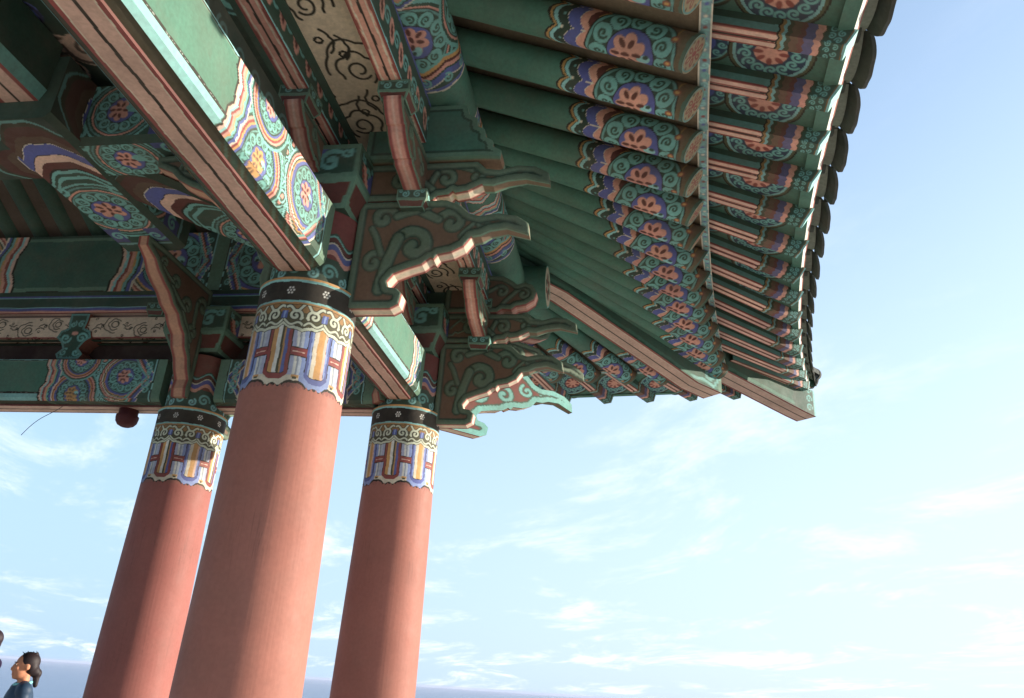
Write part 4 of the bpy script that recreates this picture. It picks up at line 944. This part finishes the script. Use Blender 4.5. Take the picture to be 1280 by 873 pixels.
# hip rafter at the corner, in two tiers
def hip():
    R = Matrix.Translation((X0, YC, 0)) @ Matrix.Rotation(math.pi / 4, 4, 'Z')
    def stick(name, pts, w, curl):
        """pts: (s, zbottom, ztop) along the diagonal."""
        mb = MB(); P = np.array(pts); m = 120; ss = np.linspace(P[0, 0], P[-1, 0], m); zb = np.interp(ss, P[:, 0], P[:, 1]); zt = np.interp(ss, P[:, 0], P[:, 2])
        v = np.linspace(-.5, .5, 36) * w; A, V = np.meshgrid(ss, v, indexing='ij'); cv = Cv(A, V, FLESH * .9)
        cv.fill(np.abs(cv.y) > w * .40, RED); cv.fill(np.abs(np.abs(cv.y) - w * .385) < .006, CREAM); cv.fill(np.abs(cv.y) < .012, BLACK)
        mb.grid(np.stack([A, V, np.repeat(zb[:, None], 36, 1)], -1), cv.c)
        f = np.linspace(0, 1, 40); A, F_ = np.meshgrid(ss, f, indexing='ij'); Z = zb[:, None] * (1 - F_) + zt[:, None] * F_
        hb = (Z - zb[:, None]); cv = Cv(A, hb, GREEN * .8); cv.fill(cv.y < .09, GREEN); cv.fill(cv.y < .03, DGREEN); e = ss[-1]
        if curl:
            cv.fill(cv.x > e - .10, SAGE); cv.spiral(e - .28, .22, .15, .06, TURQ, 1.3, 0, 1); cv.stroke([(e - .7, .05), (e - .45, .1), (e - .2, .05), (e - .02, .3)], .05, TURQ)
        else:
            for k in range(4): cv.fill((cv.x > e - .5 - .05 * k + .03 * np.cos(cv.y * 20)) & (cv.x < e - .02), (BLUE, PINK, CREAM, DGREEN)[k])
            for k in range(3): cv.spiral(e - .18, .12 + .17 * k, .08, .03, TURQ, 1.3, 0, 1)
            cv.fill(cv.x > e - .05, LTURQ)
        for s in (-1, 1): mb.grid(np.stack([A, np.full_like(A, s * w / 2), Z], -1), cv.c)
        mb.add([(e, -w / 2, zb[-1]), (e, w / 2, zb[-1]), (e, w / 2, zt[-1]), (e, -w / 2, zt[-1])], SAGE, [[0, 1, 2, 3]])
        mb.grid(np.stack([np.stack([ss, np.full(m, s * w / 2), zt], -1) for s in (-1, 1)], 1), DGREEN)
        mb.build(name, M_PAINT, pav, PI_ @ R)
    q = math.sqrt(2)
    stick('hip_rafter', [(-.5, 7.25, 7.75), (1.63 * q, 6.98, 7.55), (2.8 * q, 6.60, 7.2), (3.6 * q, 6.33, 6.93), (4.0 * q, 6.30, 6.80)], .40, True)
    stick('hip_flying_rafter', [(3.0 * q, 6.95, 7.35), (4.01 * q, 6.76, 7.16), (5.0 * q, 6.63, 7.06), (5.62 * q, 6.55, 7.03), (5.85 * q, 6.53, 7.03)], .42, False)
    mb = MB(); J = R @ Vector((5.95 * q, 0, 7.42)); mb.box((-.3, -.16, -.06), (.3, .16, .08), TILE, R @ Matrix.Translation((5.75 * q, 0, 7.42)), .03)
    part(mb, 'corner_tile', M_TILE)
hip()

# ------------------------------------------------------------------ small loose things
mb = MB(); n = 24; th = np.linspace(0, 2 * math.pi, n, endpoint=False)
prof = [(.02, -.17), (.07, -.165), (.12, -.14), (.155, -.09), (.165, -.03), (.165, .0), (.14, .02), (.14, .25), (.02, .25)]
mb.grid(np.array([[(r * math.cos(t), r * math.sin(t), z) for t in th] for r, z in prof]), rgb(92, 26, 30), True, True)
o = mb.build('hanging_knob', M_COLUMN, None, Matrix.Translation((-6.60, YC, 4.495)) @ Matrix.Scale(.85, 4))
tag(o, 'small rounded dark red knob hanging under the far painted beam', 'knob')
mb = MB(); t = np.linspace(0, 1, 14)
mb.tube([(-7.34 - .47 * q, 8.72, 4.53 - .40 * q + .10 * math.sin(q * 3.1) * q) for q in t], .004, rgb(60, 60, 70), 6)
o = mb.build('loose_wire', M_BODY); tag(o, 'thin dark loose wire dangling from the far beam against the sky', 'wire')

# ------------------------------------------------------------------ people
def fuse(mb, name, parent=None, M=None, vox=.012, smooth=4):
    """Fuses overlapping volumes into one continuous skin, keeping the colours of the nearest source point."""
    me = mb.data(name + '_src', M_BODY); src = link(name + '_src', me)
    r = src.modifiers.new('remesh', 'REMESH'); r.mode = 'VOXEL'; r.voxel_size = vox; r.use_smooth_shade = True
    s = src.modifiers.new('smooth', 'SMOOTH'); s.factor = .5; s.iterations = smooth
    dg = bpy.context.evaluated_depsgraph_get(); dg.update(); ev = src.evaluated_get(dg); out = bpy.data.meshes.new_from_object(ev)
    V0 = np.concatenate(mb.V); C0 = np.concatenate(mb.C); n = len(out.vertices); v = np.empty(n * 3); out.vertices.foreach_get('co', v); v = v.reshape(-1, 3)
    from mathutils.kdtree import KDTree
    kd = KDTree(len(V0))
    for i, p in enumerate(V0): kd.insert(p, i)
    kd.balance(); c = np.array([C0[kd.find(p)[1]] for p in v])
    for a_ in list(out.color_attributes): out.color_attributes.remove(a_)
    ca = out.color_attributes.new('Col', 'FLOAT_COLOR', 'POINT'); ca.data.foreach_set('color', np.concatenate([lin(c), np.ones((n, 1))], 1).astype(np.float32).ravel())
    out.materials.clear(); out.materials.append(M_BODY); out.name = name
    bpy.data.objects.remove(src); out.polygons.foreach_set('use_smooth', np.ones(len(out.polygons), bool))
    return link(name, out, parent, M)
def capsule(mb, p, q, r1, r2, c):
    p, q = Vector(p), Vector(q); d = q - p; n = 7
    ts = [-r1 / max(d.length, .001) * .7] + list(np.linspace(0, 1, n)) + [1 + r2 / max(d.length, .001) * .7]
    mb.tube([p + d * t for t in ts], [r1 * .55] + [r1 + (r2 - r1) * t for t in np.linspace(0, 1, n)] + [r2 * .55], c, 12)
def person(name, loc, rz, H, skin, hairc, top, trousers, female, label, pitch=0):
    """Faces local -y; H = standing height."""
    k = H / 1.70; root = tag(empty(name, loc), label, 'person'); root.rotation_euler = (0, 0, rz); root.scale = (k, k, k)
    b = MB()
    hc = Vector((0, -.01, 1.575))
    # head: skull, jaw, nose, lips, ears
    b.ellipsoid(hc + Vector((0, .012, .025)), (.072, .092, .092), skin); b.ellipsoid(hc + Vector((0, -.022, -.04)), (.056, .066, .078), skin)
    b.ellipsoid(hc + Vector((0, -.055, -.092)), (.030, .028, .022), skin)
    capsule(b, hc + Vector((0, -.088, .012)), hc + Vector((0, -.104, -.030)), .009, .013, skin); b.ellipsoid(hc + Vector((0, -.094, -.034)), (.017, .013, .010), skin)
    b.ellipsoid(hc + Vector((0, -.082, -.062)), (.022, .012, .008), skin * .85 + RED * .12); b.ellipsoid(hc + Vector((0, -.080, -.073)), (.020, .012, .008), skin * .85 + RED * .12)
    for s in (-1, 1):
        b.ellipsoid(hc + Vector((s * .030, -.075, .022)), (.022, .012, .007), skin); b.ellipsoid(hc + Vector((s * .034, -.066, -.018)), (.022, .018, .018), skin)
        b.ellipsoid(hc + Vector((s * .074, .012, -.005)), (.010, .020, .032), skin)
    capsule(b, (0, .012, 1.40), (0, .008, 1.54), .050, .047, skin)
    # trunk and limbs
    sw_, hw_ = (.155, .135) if female else (.185, .125)
    b.ellipsoid((0, .01, 1.27), (sw_ * .92, .105, .17), skin); b.ellipsoid((0, .01, 1.08), (.125, .092, .16), skin); b.ellipsoid((0, .015, .93), (hw_ + .02, .11, .13), skin)
    for s in (-1, 1):
        b.ellipsoid((s * sw_, .01, 1.375), (.058, .058, .06), skin); capsule(b, (s * .05, .01, 1.41), (s * sw_, .01, 1.385), .05, .05, skin)
        el = (s * (sw_ + .055), .03, 1.09); wr = (s * (sw_ + .06), -.04, .86)
        capsule(b, (s * sw_, .01, 1.37), el, .046, .037, skin); capsule(b, el, wr, .037, .026, skin)
        pal = Vector(wr) + Vector((0, -.012, -.05)); b.ellipsoid(pal, (.017, .038, .048), skin)
        for f, (dy, ln) in enumerate(((-.030, .062), (-.010, .072), (.010, .067), (.028, .052))):
            p0 = pal + Vector((0, dy, -.036)); p1 = p0 + Vector((-s * .006, -.004, -ln * .55)); p2 = p1 + Vector((-s * .016, -.006, -ln * .42))
            capsule(b, p0, p1, .0095, .009, skin); capsule(b, p1, p2, .009, .0075, skin)
        t0 = pal + Vector((-s * .004, -.032, .012)); t1 = t0 + Vector((-s * .014, -.026, -.03)); capsule(b, t0, t1, .011, .010, skin); capsule(b, t1, t1 + Vector((-s * .008, -.006, -.028)), .010, .008, skin)
        hp, kn, an = (s * .085, .01, .90), (s * .09, -.005, .49), (s * .09, .02, .085)
        capsule(b, hp, kn, .078, .052, skin); capsule(b, kn, an, .052, .034, skin); b.ellipsoid((s * .09, .035, .36), (.045, .05, .11), skin)
        capsule(b, (s * .09, .03, .04), (s * .10, -.14, .03), .036, .032, skin)
    body = fuse(b, 'body', root, vox=.009, smooth=5)
    for s in (-1, 1):
        e = MB(); e.ellipsoid(hc + Vector((s * .030, -.080, .012)), (.012, .007, .0055), rgb(176, 164, 154)); e.ellipsoid(hc + Vector((s * .030, -.0855, .012)), (.0052, .003, .0052), BLACK)
        e.build('eye', M_BODY, root); e = MB(); capsule(e, hc + Vector((s * .016, -.088, .031)), hc + Vector((s * .046, -.078, .030)), .004, .0035, hairc); e.build('eyebrow', M_BODY, root)
    # hair
    hmb = MB(); hmb.ellipsoid(hc + Vector((0, .026, .038)), (.080, .094, .090), hairc)
    if female:
        hmb.ellipsoid(hc + Vector((0, .050, .0)), (.078, .068, .078), hairc)
        hmb.ellipsoid(hc + Vector((0, .085, -.03)), (.052, .045, .055), hairc); hmb.ellipsoid(hc + Vector((0, .118, -.055)), (.040, .038, .045), hairc)
        capsule(hmb, hc + Vector((0, .115, -.06)), hc + Vector((.01, .125, -.16)), .034, .020, hairc)
        for q in range(7):
            a_ = q * .35 - 1; capsule(hmb, hc + Vector((.03 * math.sin(a_ * 3), -.03 + .02 * q, .105)), hc + Vector((.05 * math.sin(a_ * 2), -.05 + .02 * q, .128 + .006 * (q % 3))), .006, .004, hairc)
    else:
        hmb.ellipsoid(hc + Vector((0, .05, -.01)), (.074, .060, .07), hairc)
    # keep the face clear: squash hair in front of the brow
    for V in hmb.V:
        m = (V[:, 1] < hc.y - .048) & (V[:, 2] < hc.z + .07); V[m, 1] = hc.y - .046
        m = V[:, 1] < hc.y - .075; V[m, 1] = hc.y - .075
    fuse(hmb, 'hair', root, vox=.007, smooth=2)
    # clothes
    s_ = MB(); s_.ellipsoid((0, .01, 1.27), (sw_ * .92 + .018, .122, .18), top); s_.ellipsoid((0, .01, 1.08), (.142, .110, .17), top); s_.ellipsoid((0, .015, .95), (hw_ + .035, .125, .11), top)
    for s in (-1, 1):
        s_.ellipsoid((s * sw_, .01, 1.375), (.070, .070, .070), top); capsule(s_, (s * .075, .012, 1.405), (s * sw_, .01, 1.385), .058, .060, top); capsule(s_, (s * sw_, .01, 1.37), (s * (sw_ + .04), .022, 1.19), .058, .052, top)
    fuse(s_, 'shirt', root, vox=.011, smooth=3)
    col = MB(); t = np.linspace(0, 2 * math.pi, 28); col.tube([(.072 * math.cos(x), .012 + .066 * math.sin(x), 1.432 + .014 * math.sin(x)) for x in t], .013, LTURQ * .9 if female else top, 10, False); col.build('collar', M_BODY, root)
    tr = MB(); tr.ellipsoid((0, .015, .92), (hw_ + .032, .122, .10), trousers)
    for s in (-1, 1):
        capsule(tr, (s * .085, .01, .88), (s * .09, 0, .49), .092, .068, trousers); capsule(tr, (s * .09, 0, .49), (s * .09, .02, .12), .068, .055, trousers)
    fuse(tr, 'trousers', root, vox=.012, smooth=3)
    for s in (-1, 1):
        sh = MB(); sh.ellipsoid((s * .095, -.055, .045), (.05, .145, .05), rgb(40, 38, 40)); sh.box((s * .095 - .046, -.19, .0), (s * .095 + .046, .085, .022), rgb(200, 196, 190), bev=.008); sh.build('shoe', M_BODY, root)
    return root
person('person', (-5.30, 6.78, 0), math.radians(-42), 1.60, rgb(196, 132, 100), rgb(34, 20, 24), rgb(40, 62, 88), rgb(40, 44, 60), True,
       'woman with dark hair tied back in a low bun and a teal collar')
person('person', (-6.83, 8.10, 0), math.radians(-75), 1.81, rgb(170, 110, 86), rgb(40, 26, 34), rgb(120, 84, 128), rgb(60, 60, 70), False,
       'taller person in a purple top, mostly cut off by the picture border')
